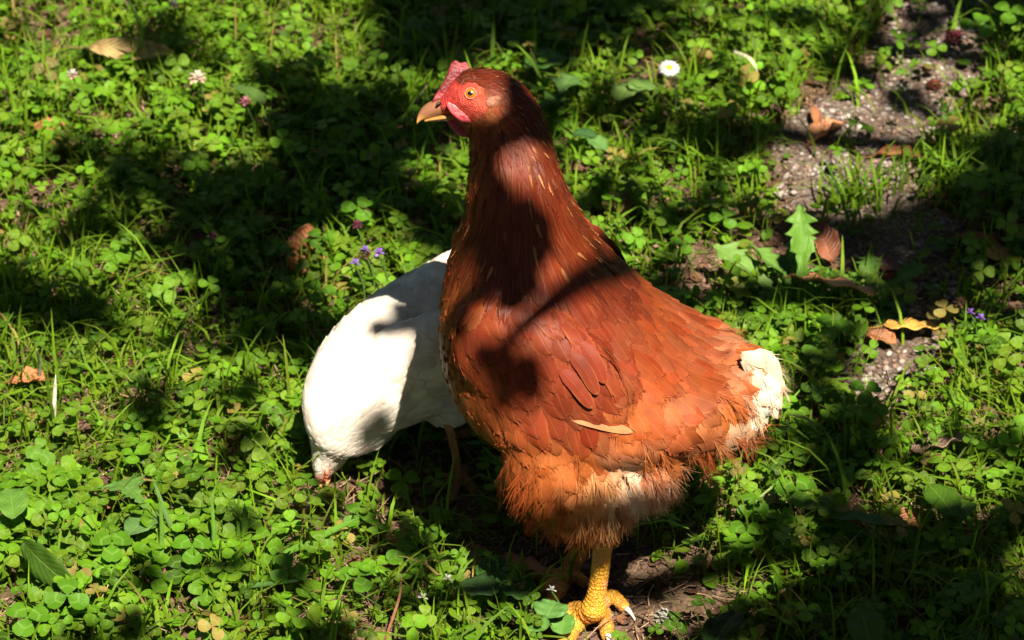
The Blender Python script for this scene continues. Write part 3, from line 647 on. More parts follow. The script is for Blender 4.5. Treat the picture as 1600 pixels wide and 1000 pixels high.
# ---- white hen
wlat = np.array([.42, .91, 0]); wlat /= np.linalg.norm(wlat)
WR = [(520, 752, 497, 752, .0075, -.181), (540, 736, 492, 736, .0125, -.181), (560, 716, 490, 714, .017, -.180), (572, 710, 490, 688, .0205, -.178), (592, 712, 489, 652, .028, -.174), (622, 706, 486, 606, .039, -.168),
      (652, 684, 491, 552, .049, -.160), (692, 670, 521, 490, .056, -.150), (735, 648, 574, 438, .060, -.140), (775, 640, 630, 402, .060, -.130), (810, 618, 690, 380, .053, -.118), (838, 590, 745, 382, .040, -.108), (850, 550, 800, 430, .02, -.10)]
wb = MB(); wb.add(*loft(WR, lat=wlat, e=2.1, inset=.002, comp=2))
c = at_y(665, 560, -.175); wb.add(*ellipsoid(c, (.045, .012, .026), frame_from((.9, .2, .25))))
c = at_y(700, 622, -.160); wb.add(*ellipsoid(c, (.016, .014, .018)))
wme = remesh(wb, 'body', .0020, 8); WV, WN = arrays(wme)
w_bvh = BVHTree.FromPolygons([tuple(v) for v in WV], [tuple(p.vertices) for p in wme.polygons])
white = empty('white_hen', (at_y(640, 765, -.16)[0], -.16, 0), label='small white hen bent down pecking at the grass behind the brown hen', cat='hen')
wpx, wpy = project(WV)
fwn = np.clip((wpy-738)/12, 0, 1)[:, None]; fwn = np.maximum(fwn, np.clip(1-(((wpx-512)/9)**2+((wpy-735)/22)**2), 0, 1)[:, None]*.8)
wskin = np.array([.80, .74, .60])*(1-fwn)+np.array([.70, .22, .12])*fwn
wf = MB(); append_mesh(wf, wme, wskin, 0); nb_ = len(wf.Q[0])
m1 = MB(); Jw = at_y(716, 745, -.176); Jw2 = at_y(770, 720, -.125)
toW = [(gz(ground(728, 756), .005), gz(ground(742, 772), .003), .0036, .002), (gz(ground(700, 752), .005), gz(ground(688, 760), .003), .0034, .002), (gz(ground(712, 766), .005), gz(ground(704, 786), .003), .0036, .002), (gz(ground(728, 738), .005), gz(ground(738, 735), .003), .003, .0018)]
leg_geo(m1, at_y(696, 650, -.17), Jw, toW, .0029, .0027, yel); Jw2[2] = .012
leg_geo(m1, Jw2+np.array([-.004, .0, .05]), Jw2, [(Jw2+np.array([-.015, -.006, -.006]), Jw2+np.array([-.03, -.012, -.008]), .0036, .002), (Jw2+np.array([.01, 0, -.006]), Jw2+np.array([.018, 0, -.008]), .003, .002)], .0036, .0034, yel)
append_mesh(wf, remesh(m1, 'a', .0009, 1), (.34, .17, .06), 1)  # leg tint darkened for the shadow the legs stand in
me = wf.mesh('body'); me.materials.append(M['skin']); me.materials.append(M['leg']); mi = np.zeros(len(me.polygons), int); mi[nb_:] = 1; me.polygons.foreach_set('material_index', mi); link('body', me, None, white)
wq = np.array([tuple(p.vertices) for p in wme.polygons]); cand = sample_surface(WV, wq, 16000); cpx, cpy = project(cand)
axis = np.array([at_y((r[0]+r[2])/2, (r[1]+r[3])/2, r[5]) for r in WR])
di = np.argmin(((cand[:, None]-axis[None])**2).sum(-1), 1); size = np.interp(di, [0, 2, 4, 7, 12], [1.2, 1.8, 3.2, 6.0, 6.5])
ok = (cpy < 736) | (cpx > 528); ok &= di > 0
cand, di, size = cand[ok], di[ok], size[ok]; keep = poisson(cand, size*.001*.95); wp = MB()
tang = np.gradient(axis, axis=0); tang /= np.linalg.norm(tang, axis=1)[:, None]
for i in keep:
    p = cand[i]; d = tang[di[i]]+rng.normal(size=3)*.07+np.array([0, 0, -.25]); loc, nr, _, _ = w_bvh.find_nearest(Vector(p)); nr = np.array(nr); d = d-nr*(d@nr); d /= np.linalg.norm(d)
    sz = size[i]*.001; k = rng.uniform(.94, 1.03)
    V = feather(w_bvh, p, d, sz*3.8, sz*1.0, (.0019 if di[i] > 5 else .0004), 0, rng); wp.add(V, FFACE, FUV, np.array([.82, .76, .64])*k*rng.uniform(.86, 1))
tag(wp.obj('plumage', M['white_feather'], white), kind='stuff')
M['wbeak'] = simple('pale_beak', (.72, .38, .16), .4, .4); M['wface'] = flesh('pink_face', (.72, .20, .12), (.6, .12, .08))
mb = MB(); mb.add(*loft([(518, 742, 497, 742, .0055, -.183), (514, 756, 499, 754, .0042, -.184), (509, 765, 499, 764, .0024, -.185), (504, 770, 501, 770, .0008, -.185)], lat=wlat, inset=0, comp=False, k=6, n=16)); link('beak', remesh(mb, 'beak', .0006, 2), M['wbeak'], white)
c = at_y(511, 736, -.196); mb = MB()
for k in range(6): mb.add(*ellipsoid(at_y(513-.8*k, 722+5*k, -.1945+.0012*abs(k-3)), (.0014, .0024, .0022), n=12))
link('comb', remesh(mb, 'comb', .0006, 2), M['wface'], white)

# ================================================================== LIGHT AND SHADE: the tree above
LM = ["56776676566531111233456665422333",
      "66445655456652234433447765355776",
      "77666664335664455654555675346765",
      "77666665432233555554454646776654",
      "64346676532233555565444467777643",
      "76643444433344555556653577765332",
      "66543322223445555535532455423322",
      "66543332256664555555556676534434",
      "44665443344665555555447777633333",
      "23566654444555555555547776567656",
      "55456665535555555555555575377666",
      "76533466555555555555555555466665",
      "77643564355555555555555554555665",
      "77776653345555555555554454544355",
      "77777654565666655555555544433454",
      "77777666663566665555544454333344",
      "77777765666435666661144444554444",
      "56776665455654566651115334333334",
      "55655565444434555654655333333334",
      "66655555444444677777743323333334"]
LMA = np.array([[int(c) for c in r] for r in LM], float)
# finer patches on the birds: px, py, rx, ry, value (0 shade, 9 sun), later ones win
HP = [(800, 450, 200, 380, 6), (1050, 600, 190, 200, 8), (590, 560, 115, 190, 7), (880, 760, 140, 100, 8), (930, 930, 60, 90, 8),
      (770, 120, 50, 14, 2), (800, 150, 30, 28, 1), (835, 190, 26, 40, 1), (712, 100, 26, 24, 7), (712, 165, 45, 30, 9), (740, 140, 16, 14, 9), (810, 225, 40, 20, 4), (810, 262, 42, 24, 8), (745, 235, 18, 26, 6),
      (735, 340, 26, 90, 1), (770, 340, 55, 40, 0), (830, 350, 45, 30, 1), (790, 400, 70, 32, 0), (860, 415, 40, 18, 3), (925, 385, 30, 24, 4), (712, 440, 30, 22, 8), (790, 450, 55, 26, 0), (880, 425, 16, 22, 6), (905, 372, 17, 42, 8), (874, 305, 20, 46, 8), (842, 262, 40, 24, 8), (872, 428, 15, 26, 8), (960, 470, 40, 30, 7),
      (700, 560, 12, 70, 3), (735, 500, 15, 40, 3), (762, 515, 32, 32, 8), (800, 525, 22, 20, 2), (832, 498, 22, 22, 7), (800, 470, 26, 14, 1), (880, 540, 40, 34, 6), (760, 580, 30, 40, 1), (810, 600, 45, 32, 0), (860, 625, 25, 16, 3), (740, 620, 22, 30, 6), (890, 600, 26, 20, 5),
      (640, 500, 60, 50, 2), (655, 440, 52, 38, 9), (560, 500, 55, 28, 9), (528, 560, 55, 14, 0), (600, 515, 34, 18, 0), (525, 620, 38, 70, 9), (560, 600, 26, 40, 7), (632, 553, 22, 26, 9), (596, 645, 20, 60, 0), (622, 615, 22, 40, 8), (660, 600, 36, 60, 2), (700, 540, 30, 60, 1), (575, 690, 26, 20, 2), (520, 735, 30, 30, 9)]
def shade_at(px, py):
    gx = min(max(px/50-.5, 0), 30.999); gy = min(max(py/50-.5, 0), 18.999); i = int(gx); j = int(gy); fx = gx-i; fy = gy-j
    return (LMA[j, i]*(1-fx)+LMA[j, i+1]*fx)*(1-fy)+(LMA[j+1, i]*(1-fx)+LMA[j+1, i+1]*fx)*fy
CE = .008; U0, V0_, NU, NV = -.55, -.55, 140, 150
prot = np.zeros((NU, NV), bool); acc = np.zeros((NU, NV)); cnt = np.zeros((NU, NV))
for py in range(-40, 1040, 8):
    for px in range(-40, 1640, 8):
        d = Vector(ray(px, py)).normalized(); h = body_bvh.ray_cast(Vector(CAM), d); onhen = h[0] is not None
        h2 = w_bvh.ray_cast(Vector(CAM), d)
        if h2[0] is not None and (not onhen or h2[3] < h[3]): h = h2; onhen = True
        P = np.array(h[0]) if onhen else ground(px, py, .015)
        if onhen and (h[1].dot(sn) < .05): continue
        # skip ground points in the birds' own shadow
        if not onhen:
            o_ = Vector(P)+sn*.01
            if body_bvh.ray_cast(o_, sn)[0] is not None or w_bvh.ray_cast(o_, sn)[0] is not None: continue
            v0 = shade_at(px, py); v = v0 if v0 < 2.0 else max(v0, 2.7)+(hash_noise(P[0], P[1], 38, 51)-.5)*5.4+(hash_noise(P[0], P[1], 80, 52)-.5)*3.0
        else:
            v = 6.5
            for (a, b, rx, ry, val) in HP:
                if ((px-a)/rx)**2+((py-b)/ry)**2 < 1: v = val
        u = P[0]-P[2]*SUN[0]; q = P[1]-P[2]*SUN[1]; i = int((u-U0)/CE); j = int((q-V0_)/CE)
        wgt = 30 if onhen else 1
        if onhen and v >= 7 and 3 < i < NU-3 and 3 < j < NV-3: prot[i-1:i+2, j-1:j+2] = True
        if 0 <= i < NU and 0 <= j < NV: acc[i, j] += v*wgt; cnt[i, j] += wgt
known = cnt > 0; val = np.where(known, acc/np.maximum(cnt, 1), 0)
uu, vv = np.meshgrid(U0+(np.arange(NU)+.5)*CE, V0_+(np.arange(NV)+.5)*CE, indexing='ij')
nzv = 2+6*hash_noise(uu, vv, 11, 21)
for it in range(6):                                                         # fill small gaps from neighbours
    a = np.zeros_like(val); c = np.zeros_like(val)
    for dx in (-1, 0, 1):
        for dy in (-1, 0, 1): a += np.roll(np.roll(val*known, dx, 0), dy, 1); c += np.roll(np.roll(known.astype(float), dx, 0), dy, 1)
    new = (~known) & (c > 0); val = np.where(new, a/np.maximum(c, 1), val); known = known | new
val = np.where(known, val, nzv); hcell = cnt >= 30; val = np.where(prot & ~hcell, np.maximum(val, 7), val)
cover = np.clip((5.6-val)/2.6, 0, 1)
def cover_at(u, v):
    i = np.clip(((u-U0)/CE).astype(int), 0, NU-1); j = np.clip(((v-V0_)/CE).astype(int), 0, NV-1)
    inside = (u > U0) & (u < U0+NU*CE) & (v > V0_) & (v < V0_+NV*CE)
    far = np.clip((hash_noise(u, v, 7, 22)-.35)*4, 0, 1)
    return np.where(inside, cover[i, j], far)
# leaf template (unit length along x)
ls = np.array([0, .2, .45, .7, .9, 1]); lw = np.array([.02, .24, .34, .28, .12, .01])
LT = np.stack([np.repeat(ls-.5, 3), np.array([[-a, 0, a] for a in lw]).ravel(), np.array([[.05, 0, .05]]*6).ravel()-np.repeat(ls**2*.12, 3)], 1); LFc = grid_faces(6, 3); LUV = np.stack([np.tile([0, .5, 1.0], 6), np.repeat(ls, 3)], 1)
crown = MB()  # leaf layout is shaped by the shade map, to cast the wanted dapples
def canopy(n, h0, h1, size, box, thr):
    h = rng.uniform(h0, h1, n); u = rng.uniform(box[0], box[1], n); v = rng.uniform(box[2], box[3], n); sz = rng.uniform(*size, n)
    cs = cover_at(u, v); mn = cs.copy()
    for k in range(6):
        a = k*np.pi/3; c2 = cover_at(u+np.cos(a)*sz*.36, v+np.sin(a)*sz*.36); cs = cs+c2; mn = np.minimum(mn, c2)
    p = cs/7; acc_ = (rng.random(n) < p) & (mn > thr)
    u, v, h, sz = u[acc_], v[acc_], h[acc_], sz[acc_]; m = len(u)
    if box[1]-box[0] < 2: 
        pass
    pos = np.stack([u+h*SUN[0], v+h*SUN[1], h], 1); R = frames(rng.uniform(0, 6.28, m), np.abs(rng.normal(0, .35, m))+.25, np.full(m, math.atan2(SUN[1], SUN[0]))+rng.normal(0, .8, m))
    t = np.array([.035, .075, .014])*rng.uniform(.7, 1.3, (m, 1)); scatter(crown, LT, LFc, LUV, pos, R, sz, t); return pos
allB = np.concatenate([roll(BV), WV]); bu = allB[:, 0]-allB[:, 2]*SUN[0]; bv_ = allB[:, 1]-allB[:, 2]*SUN[1]
p0 = canopy(7000, 1.10, 1.32, (.012, .020), (bu.min(), bu.max(), bv_.min(), bv_.max()), .10)
p1 = canopy(9000, 1.12, 1.5, (.022, .034), (U0, U0+NU*CE, V0_, V0_+NV*CE), .12)
p2 = canopy(2600, 1.15, 1.7, (.04, .06), (U0, U0+NU*CE, V0_, V0_+NV*CE), .5)
p3 = canopy(60000, 1.7, 3.6, (.07, .12), (-3.6, 3.6, -2.8, 4.4), .3)  # wide upper leaf layer added to cut down the sky light
print('canopy', len(p1), len(p2), len(p3))
hm_ = MB(); n = 26000; a = rng.uniform(0, 6.283, n); rr = rng.uniform(4.2, 5.0, n); zz = rng.uniform(0, 3.4, n)  # unseen leaf ring added around the lawn to block low sky light
k = ~((np.cos(a)*SUN[0]+np.sin(a)*SUN[1] > 1e9)); P = np.stack([np.cos(a)*rr, np.sin(a)*rr, zz], 1)
scatter(hm_, LT, LFc, LUV, P, frames(rng.uniform(0, 6.28, n), rng.uniform(.5, 1.6, n), rng.uniform(0, 6.28, n)), rng.uniform(.10, .18, n), np.array([.02, .045, .008])*rng.uniform(.7, 1.3, (n, 1)))
tag(hm_.obj('added_hedge', M['crown']), label='unseen ring of leaves added around the lawn to darken the shade', cat='added_hedge', kind='stuff')
TR = np.array([1.55, -1.25, 0])
tree = empty('fruit_tree', TR, label='leafy fruit tree beside the lawn whose low branches shade the hens', cat='tree')
tag(crown.obj('crown', M['crown'], tree), kind='stuff')
K = crom(np.array([TR+[0, 0, -.05], TR+[.02, .03, .6], TR+[-.05, .05, 1.3], TR+[-.12, .1, 2.0], TR+[-.1, .2, 2.8]]), 8); V, Fq, uv = tube(K, np.linspace(.085, .02, len(K)), 14); mb = MB(); mb.add(V, Fq, uv, (.10, .075, .055)); mb.obj('trunk', M['bark'], tree)
def lift_ray(P, h): return np.array([P[0]-P[2]*SUN[0]+h*SUN[0], P[1]-P[2]*SUN[1]+h*SUN[1], h])
def limb(pts, r0, r1):
    K = crom(np.array(pts), 10); V, Fq, uv = tube(K, np.linspace(r0, r1, len(K)), 9); mb = MB(); mb.add(V, Fq, uv, (.10, .075, .055)); mb.obj('branch', M['bark'], tree)
A = on_body(958, 420, 0); B = on_body(785, 545, 0); a1 = lift_ray(A, 1.27); b1 = lift_ray(B, 1.25); e0 = a1+(a1-b1)*1.6+[.05, .0, .06]
limb([TR+[-.03, .04, 1.25], (TR+e0)/2+[0, .02, .78], e0, a1, b1], .022, .0042)
for (qx, qy, hh) in ((250, 330, 1.3), (430, 180, 1.4), (780, 30, 1.35), (1500, 900, 1.3), (1350, 340, 1.3), (550, 930, 1.25)):
    P = lift_ray(ground(qx, qy, 0), hh); limb([TR+[-.08, .08, 1.55], (TR+P)/2+[.1, 0, .95], P+[.12, -.05, .07], P], .02, .003)

# ================================================================== GROUND COVER
def region_dens(px, py):
    """bare, grass, clover weights at a photo point"""
    n = len(px); bare = np.zeros(n)
    for (a, b, rx, ry, w_) in [(890, 890, 190, 70, 1.0), (1035, 955, 120, 62, 1.0), (640, 800, 120, 50, .85), (680, 730, 90, 60, .7), (1110, 450, 80, 70, .95), (1000, 380, 60, 40, .5), (500, 850, 110, 50, .5), (350, 760, 90, 60, .35), (760, 880, 90, 40, .85), (430, 590, 60, 60, .3), (505, 780, 30, 22, .9),
                            (1300, 380, 170, 55, .8), (1450, 420, 120, 60, .6), (1230, 650, 60, 60, .5), (1300, 780, 90, 40, .4), (1060, 870, 60, 40, .7), (1230, 780, 60, 30, .3)]:
        bare = np.maximum(bare, w_*np.clip(1.6-1.4*(((px-a)/rx)**2+((py-b)/ry)**2), 0, 1))
    bare = np.maximum(bare, np.where(in_path(px, py, -4), .68+.30*(hash_noise(px/60., py/38., 1, 43) > .38), 0))
    bare = np.maximum(bare, .75*np.clip((hash_noise(px/55., py/35., 1, 33)-.60)*4, 0, 1))
    grass = .30+.5*hash_noise(px/180., py/120., 1, 31)**2
    for (a, b, rx, ry, w_) in [(90, 470, 220, 130, .9), (130, 640, 180, 90, 1.1), (430, 610, 120, 120, .9), (250, 520, 170, 100, .6), (1310, 60, 90, 90, .9), (1120, 200, 90, 80, .6), (1380, 330, 120, 60, .8), (1470, 260, 80, 60, .7), (1500, 900, 200, 120, .9), (1250, 930, 160, 70, .6), (1540, 690, 90, 90, .8), (560, 80, 110, 80, .7), (300, 790, 120, 60, .3), (1230, 500, 90, 60, .6)]:
        grass = np.maximum(grass, w_*np.clip(1.5-((px-a)/rx)**2-((py-b)/ry)**2, 0, 1))
    clov = 1.0-.62*np.clip(grass, 0, 1)
    for (a, b, rx, ry, w_) in [(150, 880, 330, 150, 1.3), (780, 960, 180, 60, 1.2), (300, 250, 300, 160, 1.1), (1250, 650, 160, 160, 1.1), (620, 330, 110, 90, 1.2), (1180, 80, 120, 80, 1.2)]:
        clov = np.maximum(clov, w_*np.clip(1.5-((px-a)/rx)**2-((py-b)/ry)**2, 0, 1))
    return bare, grass, clov
EXC = []                                                                   # kept-clear spots (x, y, r)
def blocked(pos, hgt):
    bad = np.zeros(len(pos), bool)
    for (x, y, r, hm) in EXC: bad |= (np.hypot(pos[:, 0]-x, pos[:, 1]-y) < r) & (hgt > hm)
    return bad
for (qx, qy, r, hm) in [(925, 960, .030, .0), (895, 990, .020, 0), (985, 955, .026, 0), (960, 990, .026, 0), (925, 1010, .02, 0), (1030, 1000, .02, .004), (905, 1040, .02, .0), (875, 915, .02, 0), (505, 775, .014, .004), (505, 795, .014, .012), (530, 760, .012, .008), (716, 750, .012, .01), (735, 765, .01, 0), (945, 900, .03, .01), (1010, 965, .03, .004), (1080, 950, .03, .004), (1240, 430, .04, .010), (1190, 440, .03, .012), (1300, 440, .03, .010), (1285, 205, .022, .008), (478, 400, .016, .010), (1425, 510, .016, .006)]:
    g_ = ground(qx, qy); EXC.append((g_[0], g_[1], r, hm))
def field(n_in, n_out, which, hgt_fn):
    """random rooted positions: dense inside the picture, thinner around it"""
    out = []
    for n, box in ((n_in, (-.42, .42, -.42, .50)), (n_out, (-1.15, 1.15, -.95, 1.25))):
        x = rng.uniform(box[0], box[1], n); y = rng.uniform(box[2], box[3], n); P = np.stack([x, y, terr(x, y)], 1); px, py = project(P)
        inside = (np.abs(x) < .42) & (y > -.42) & (y < .5)
        if n == n_out: P = P[~inside]; px = px[~inside]; py = py[~inside]
        bare, gr, cl = region_dens(px, py); wgt = {'clover': cl, 'grass': gr, 'any': np.ones(len(px)), 'bare': bare}[which]
        k = rng.random(len(P)) < (wgt*(1-bare) if which != 'bare' else wgt)/1.3
        out.append(P[k])
    return np.concatenate(out)
def under_bird(P, h):
    """would a plant of height h at P poke into a bird?"""
    bad = np.zeros(len(P), bool)
    for i, p in enumerate(P):
        if -.2 < p[0] < .25 and -.42 < p[1] < .0:
            for b in (body_bvh, w_bvh):
                hit = b.ray_cast(Vector((p[0], p[1], -.02)), Vector((0, 0, 1)))
                if hit[0] is not None and hit[0].z < h[i]+p[2]+.006: bad[i] = True
    return bad
def greens(n, base, var=.25, yellow=.2):
    k = rng.normal(1, var, (n, 1)).clip(.45, 1.7); y = rng.random((n, 1))**2*yellow
    c = (np.array(base)*k*(1-y)+np.array([.20, .21, .02])*y).clip(.003, .5); dead = rng.random(n) < .035
    c[dead] = np.array([.26, .19, .05])*rng.uniform(.5, 1.2, (dead.sum(), 1)); return c
# clover leaf: three heart-shaped leaflets with a fold
def leaflet(ns, nt_):
    s = np.array([0, .12, .28, .48, .68, .85, .96, 1.0]) if ns == 8 else np.array([0, .2, .5, .8, 1.0])
    w_ = np.interp(s, [0, .12, .28, .48, .68, .85, .96, 1.0], [.03, .17, .32, .45, .50, .42, .26, .12]); t = np.linspace(-1, 1, nt_)
    notch = np.interp(s, [0, .8, 1], [0, 0, -.07])
    x = s[:, None]+notch[:, None]*(1-np.abs(t)); y = w_[:, None]*t; z = .16*np.abs(y)-.10*s[:, None]**2
    return np.stack([x, y, z], -1).reshape(-1, 3), grid_faces(len(s), nt_), np.stack([np.tile((t+1)/2, len(s)), np.repeat(s, nt_)], 1)
def trifoliate(ns, nt_):
    V, Fc, U = leaflet(ns, nt_); VV = []; FF = []; UU = []
    for k, a in enumerate((0, 2.1, -2.1)):
        VV.append((V+[.03, 0, 0])@rotz(a).T); FF.append(Fc+k*len(V)); UU.append(U)
    return np.concatenate(VV), np.concatenate(FF), np.concatenate(UU)
def stems(mb, root, top, r, tint, seg=3):
    n = len(root); t = np.linspace(0, 1, seg+1); bow = rng.normal(0, .12, (n, 3))*np.linalg.norm(top-root, axis=1)[:, None]; bow[:, 2] = np.abs(bow[:, 2])*.3
    ctr = root[:, None]*(1-t)[None, :, None]+top[:, None]*t[None, :, None]+bow[:, None]*(np.sin(t*np.pi))[None, :, None]
    a = np.array([0, 2.09, 4.19]); off = np.stack([np.cos(a), np.sin(a), 0*a], 1)
    V = ctr[:, :, None]+off[None, None]*(r*np.ones((n, 1, 1, 1)) if np.ndim(r) == 0 else r[:, None, None, None])
    f1 = grid_faces(seg+1, 3, True); k = (seg+1)*3
    Fc = (f1[None]+(np.arange(n)*k)[:, None, None]).reshape(-1, 4); mb.add(V.reshape(-1, 3), Fc, None, np.repeat(tint, k, 0))
def clover_patch(P, near):
    n = len(P); h = rng.uniform(.008, .030, n)*(1+.4*(rng.random(n) < .15))
    b = blocked(P, h) | under_bird(P, h); P = P[~b]; h = h[~b]; n = len(P)
    top = P+np.stack([rng.normal(0, .006, n), rng.normal(0, .006, n), h], 1)
    cpx, cpy = project(P); big = np.clip(1-((cpx-170)/330)**2-((cpy-900)/170)**2, 0, 1)+.6*np.clip(1-((cpx-800)/180)**2-((cpy-960)/60)**2, 0, 1)
    sc = rng.uniform(.0042, .0092, n)*(1+.25*big)*np.where(rng.random(n) < .25, .65, 1)
    tint = greens(n, (.078, .175, .005), .36, .4); R = frames(rng.uniform(0, 6.28, n), np.abs(rng.normal(0, .48, n)), rng.normal(-1.2, 1.8, n))
    scatter(cm, *(trifoliate(8, 5) if near else trifoliate(5, 3)), top, R, sc, tint); stems(cm, P, top, .00045, tint*np.array([1.4, 1.15, 1.1]), 3 if near else 2)
cm = MB(); P = field(12500, 8500, 'clover', None); ins = (np.abs(P[:, 0]) < .42) & (P[:, 1] > -.42) & (P[:, 1] < .5)
clover_patch(P[ins], True); clover_patch(P[~ins], False); print('clover', len(P))
tag(cm.obj('clover', M['clover']), label='low carpet of green clover leaves covering the lawn', cat='clover', kind='stuff')
# small oval weed leaves filling the floor
om = MB(); P = field(15000, 7000, 'any', None); n = len(P); h = rng.uniform(.002, .016, n); b = blocked(P, h) | under_bird(P, h); P = P[~b]; h = h[~b]; n = len(P)
ot = LT.copy(); ot[:, 0] += .5; ot[:, 1] *= 1.15
scatter(om, ot, LFc, LUV, P+np.stack([0*h, 0*h, h], 1), frames(rng.uniform(0, 6.28, n), np.abs(rng.normal(0, .5, n)), rng.uniform(0, 6.28, n)), rng.uniform(.005, .013, n), greens(n, (.07, .150, .006), .35, .45))
tag(om.obj('low_weeds', M['leaf']), label='tiny oval weed leaves growing low between the clover', cat='weeds', kind='stuff')
# grass
def blades(mb, P, L, W_, lean, tint, az=None, curl=1.0):
    n = len(P); t = np.array([0, .25, .5, .75, .92, 1.0]); az = rng.uniform(0, 6.28, n) if az is None else az
    D_ = np.stack([np.cos(az), np.sin(az)], 1)
    out = (lean[:, None]*t+.9*curl*lean[:, None]*t**2)*.6; up = np.sqrt(np.maximum(1-np.minimum(out, .97)**2, .05))*t
    C = np.zeros((n, 6, 3)); C[..., :2] = P[:, None, :2]+D_[:, None]*(out*t*L[:, None])[..., None]; C[..., 2] = P[:, None, 2]+up*L[:, None]
    fa = rng.uniform(0, 6.28, n); side = np.stack([np.cos(fa), np.sin(fa), 0*fa], 1); side = np.where(rng.random((n, 1)) < .6, np.stack([-D_[:, 1], D_[:, 0], 0*fa], 1), side)
    wv = np.array([.8, 1, .95, .75, .4, .04])*W_[:, None]
    V = np.stack([C-side[:, None]*wv[..., None], C+side[:, None]*wv[..., None]], 2)
    f1 = grid_faces(6, 2); Fc = (f1[None]+(np.arange(n)*12)[:, None, None]).reshape(-1, 4); U = np.stack([np.tile([0, 1.0], 6), np.repeat(t, 2)], 1)
    mb.add(V.reshape(-1, 3), Fc, np.tile(U, (n, 1)), np.repeat(tint, 12, 0))
gm = MB(); P = field(50000, 17000, 'grass', None); n = len(P); L = rng.gamma(4, .0068, n).clip(.008, .055); b = blocked(P, L*.6) | under_bird(P, L*.8); P, L = P[~b], L[~b]; n = len(P)
blades(gm, P, L, rng.uniform(.0004, .0011, n), rng.uniform(.1, 1.2, n), greens(n, (.105, .195, .006), .32, .5))
P = field(700, 300, 'any', None); n = len(P); L = rng.uniform(.035, .06, n); b = blocked(P, L*.5) | under_bird(P, L); P, L = P[~b], L[~b]; n = len(P)
blades(gm, P, L, rng.uniform(.0008, .0017, n), rng.uniform(.2, 1.0, n), greens(n, (.095, .19, .008), .28, .4))
for (qx, qy, k) in [(1320, 330, 34), (1350, 330, 30), (1400, 300, 20), (1480, 300, 30), (1280, 60, 40), (1310, 90, 30), (1250, 30, 26), (1000, 270, 22), (1240, 520, 22), (1560, 120, 12), (1185, 450, 10), (690, 960, 14), (380, 880, 16), (150, 380, 24), (90, 620, 28), (820, 930, 10)]:
    c = ground(qx, qy); n = k; P = c+np.stack([rng.normal(0, .010, n), rng.normal(0, .008, n), 0*rng.random(n)], 1); L = rng.uniform(.022, .048, n); blades(gm, P, L, rng.uniform(.0006, .0012, n), rng.uniform(.1, .8, n), greens(n, (.095, .19, .008), .25, .3))
print('grass done')
tag(gm.obj('grass', M['grass']), label='short green grass blades growing up through the clover', cat='grass', kind='stuff')
# dead stalks, straw and litter lying on the soil
sm = MB()
def litter(n_in, n_out, which, Lr, up):
    P = field(n_in, n_out, which, None); n = len(P); L = rng.uniform(*Lr, n); az = rng.uniform(0, 6.28, n); el = np.abs(rng.normal(0, up, n)); d = np.stack([np.cos(az)*np.cos(el), np.sin(az)*np.cos(el), np.sin(el)], 1)
    k = rng.random((n, 1)); t = (np.array([.46, .31, .19])*k+np.array([.18, .10, .06])*(1-k))*rng.uniform(.6, 1.3, (n, 1))
    r_ = P+np.array([0, 0, .0012])+rng.random((n, 1))*[0, 0, .002]; b = under_bird(P, L); stems(sm, r_[~b], (r_+d*L[:, None])[~b], rng.uniform(.00025, .0006, n)[~b], t[~b])
litter(17000, 0, 'bare', (.006, .020), .12); litter(9000, 3000, 'any', (.01, .035), .3)
fl = MB()
for n_, wh in ((5200, 'bare'), (2600, 'any')):
    P = field(n_, 10, wh, None); n = len(P); k = rng.random((n, 1)); t = (np.array([.20, .085, .04])*k+np.array([.07, .04, .028])*(1-k))*rng.uniform(.6, 1.5, (n, 1)); b = ~under_bird(P, np.full(n, .004))
    scatter(fl, LT*[1, 1.5, 2.2], LFc, LUV, (P+[0, 0, .0025])[b], frames(rng.uniform(0, 6.28, n), np.abs(rng.normal(0, .35, n)), rng.uniform(0, 6.28, n))[b], rng.uniform(.003, .009, n)[b], t[b])
tag(fl.obj('leaf_litter', M['dry']), label='small brown flakes of broken dead leaves strewn over soil and path', cat='leaf litter', kind='stuff')
tag(sm.obj('straw_litter', M['straw']), label='dry straw and dead stalks scattered over the bare soil', cat='straw', kind='stuff')
# soil crumbs and pebbles
ico = bmesh.new(); bmesh.ops.create_icosphere(ico, subdivisions=1, radius=1); IV = np.array([v.co[:] for v in ico.verts]); IF = np.array([[v.index for v in f.verts] for f in ico.faces]); ico.free()
def stones(n, szr, cols, sel, flat, name, mat, label, cat, zoff):
    x = rng.uniform(-.42, .50, n); y = rng.uniform(-.42, .5, n); P = np.stack([x, y, terr(x, y)+zoff], 1); px, py = project(P); k = sel(px, py); P = P[k]; n = len(P)
    sz = rng.uniform(*szr, n)**1.0; S3 = np.stack([sz*rng.uniform(.8, 1.3, n), sz*rng.uniform(.7, 1.1, n), sz*flat*rng.uniform(.7, 1.2, n)], 1); tint = np.array(cols)[rng.integers(0, len(cols), n)]*rng.uniform(.7, 1.25, (n, 1))
    mb = MB(); scatter(mb, IV*(1+rng.normal(0, .12, (len(IV), 1))), IF, np.zeros((len(IV), 2)), P, frames(rng.uniform(0, 6.28, n), rng.uniform(0, .4, n), rng.uniform(0, 6.28, n)), S3, tint)
    tag(mb.obj(name, mat), label=label, cat=cat, kind='stuff')
stones(60000, (.0012, .0030), [(.22, .18, .155), (.15, .105, .08), (.30, .26, .235), (.09, .058, .042), (.19, .12, .09)], lambda px, py: in_path(px, py, 0) & (rng.random(len(px)) < 1.5*np.clip(hash_noise(px/60., py/40., 1, 41)-.15, 0, 1)), .55, 'path_pebbles', M['pebble'], 'small grey and tan pebbles set in the surface of the old path', 'pebbles', .0042)
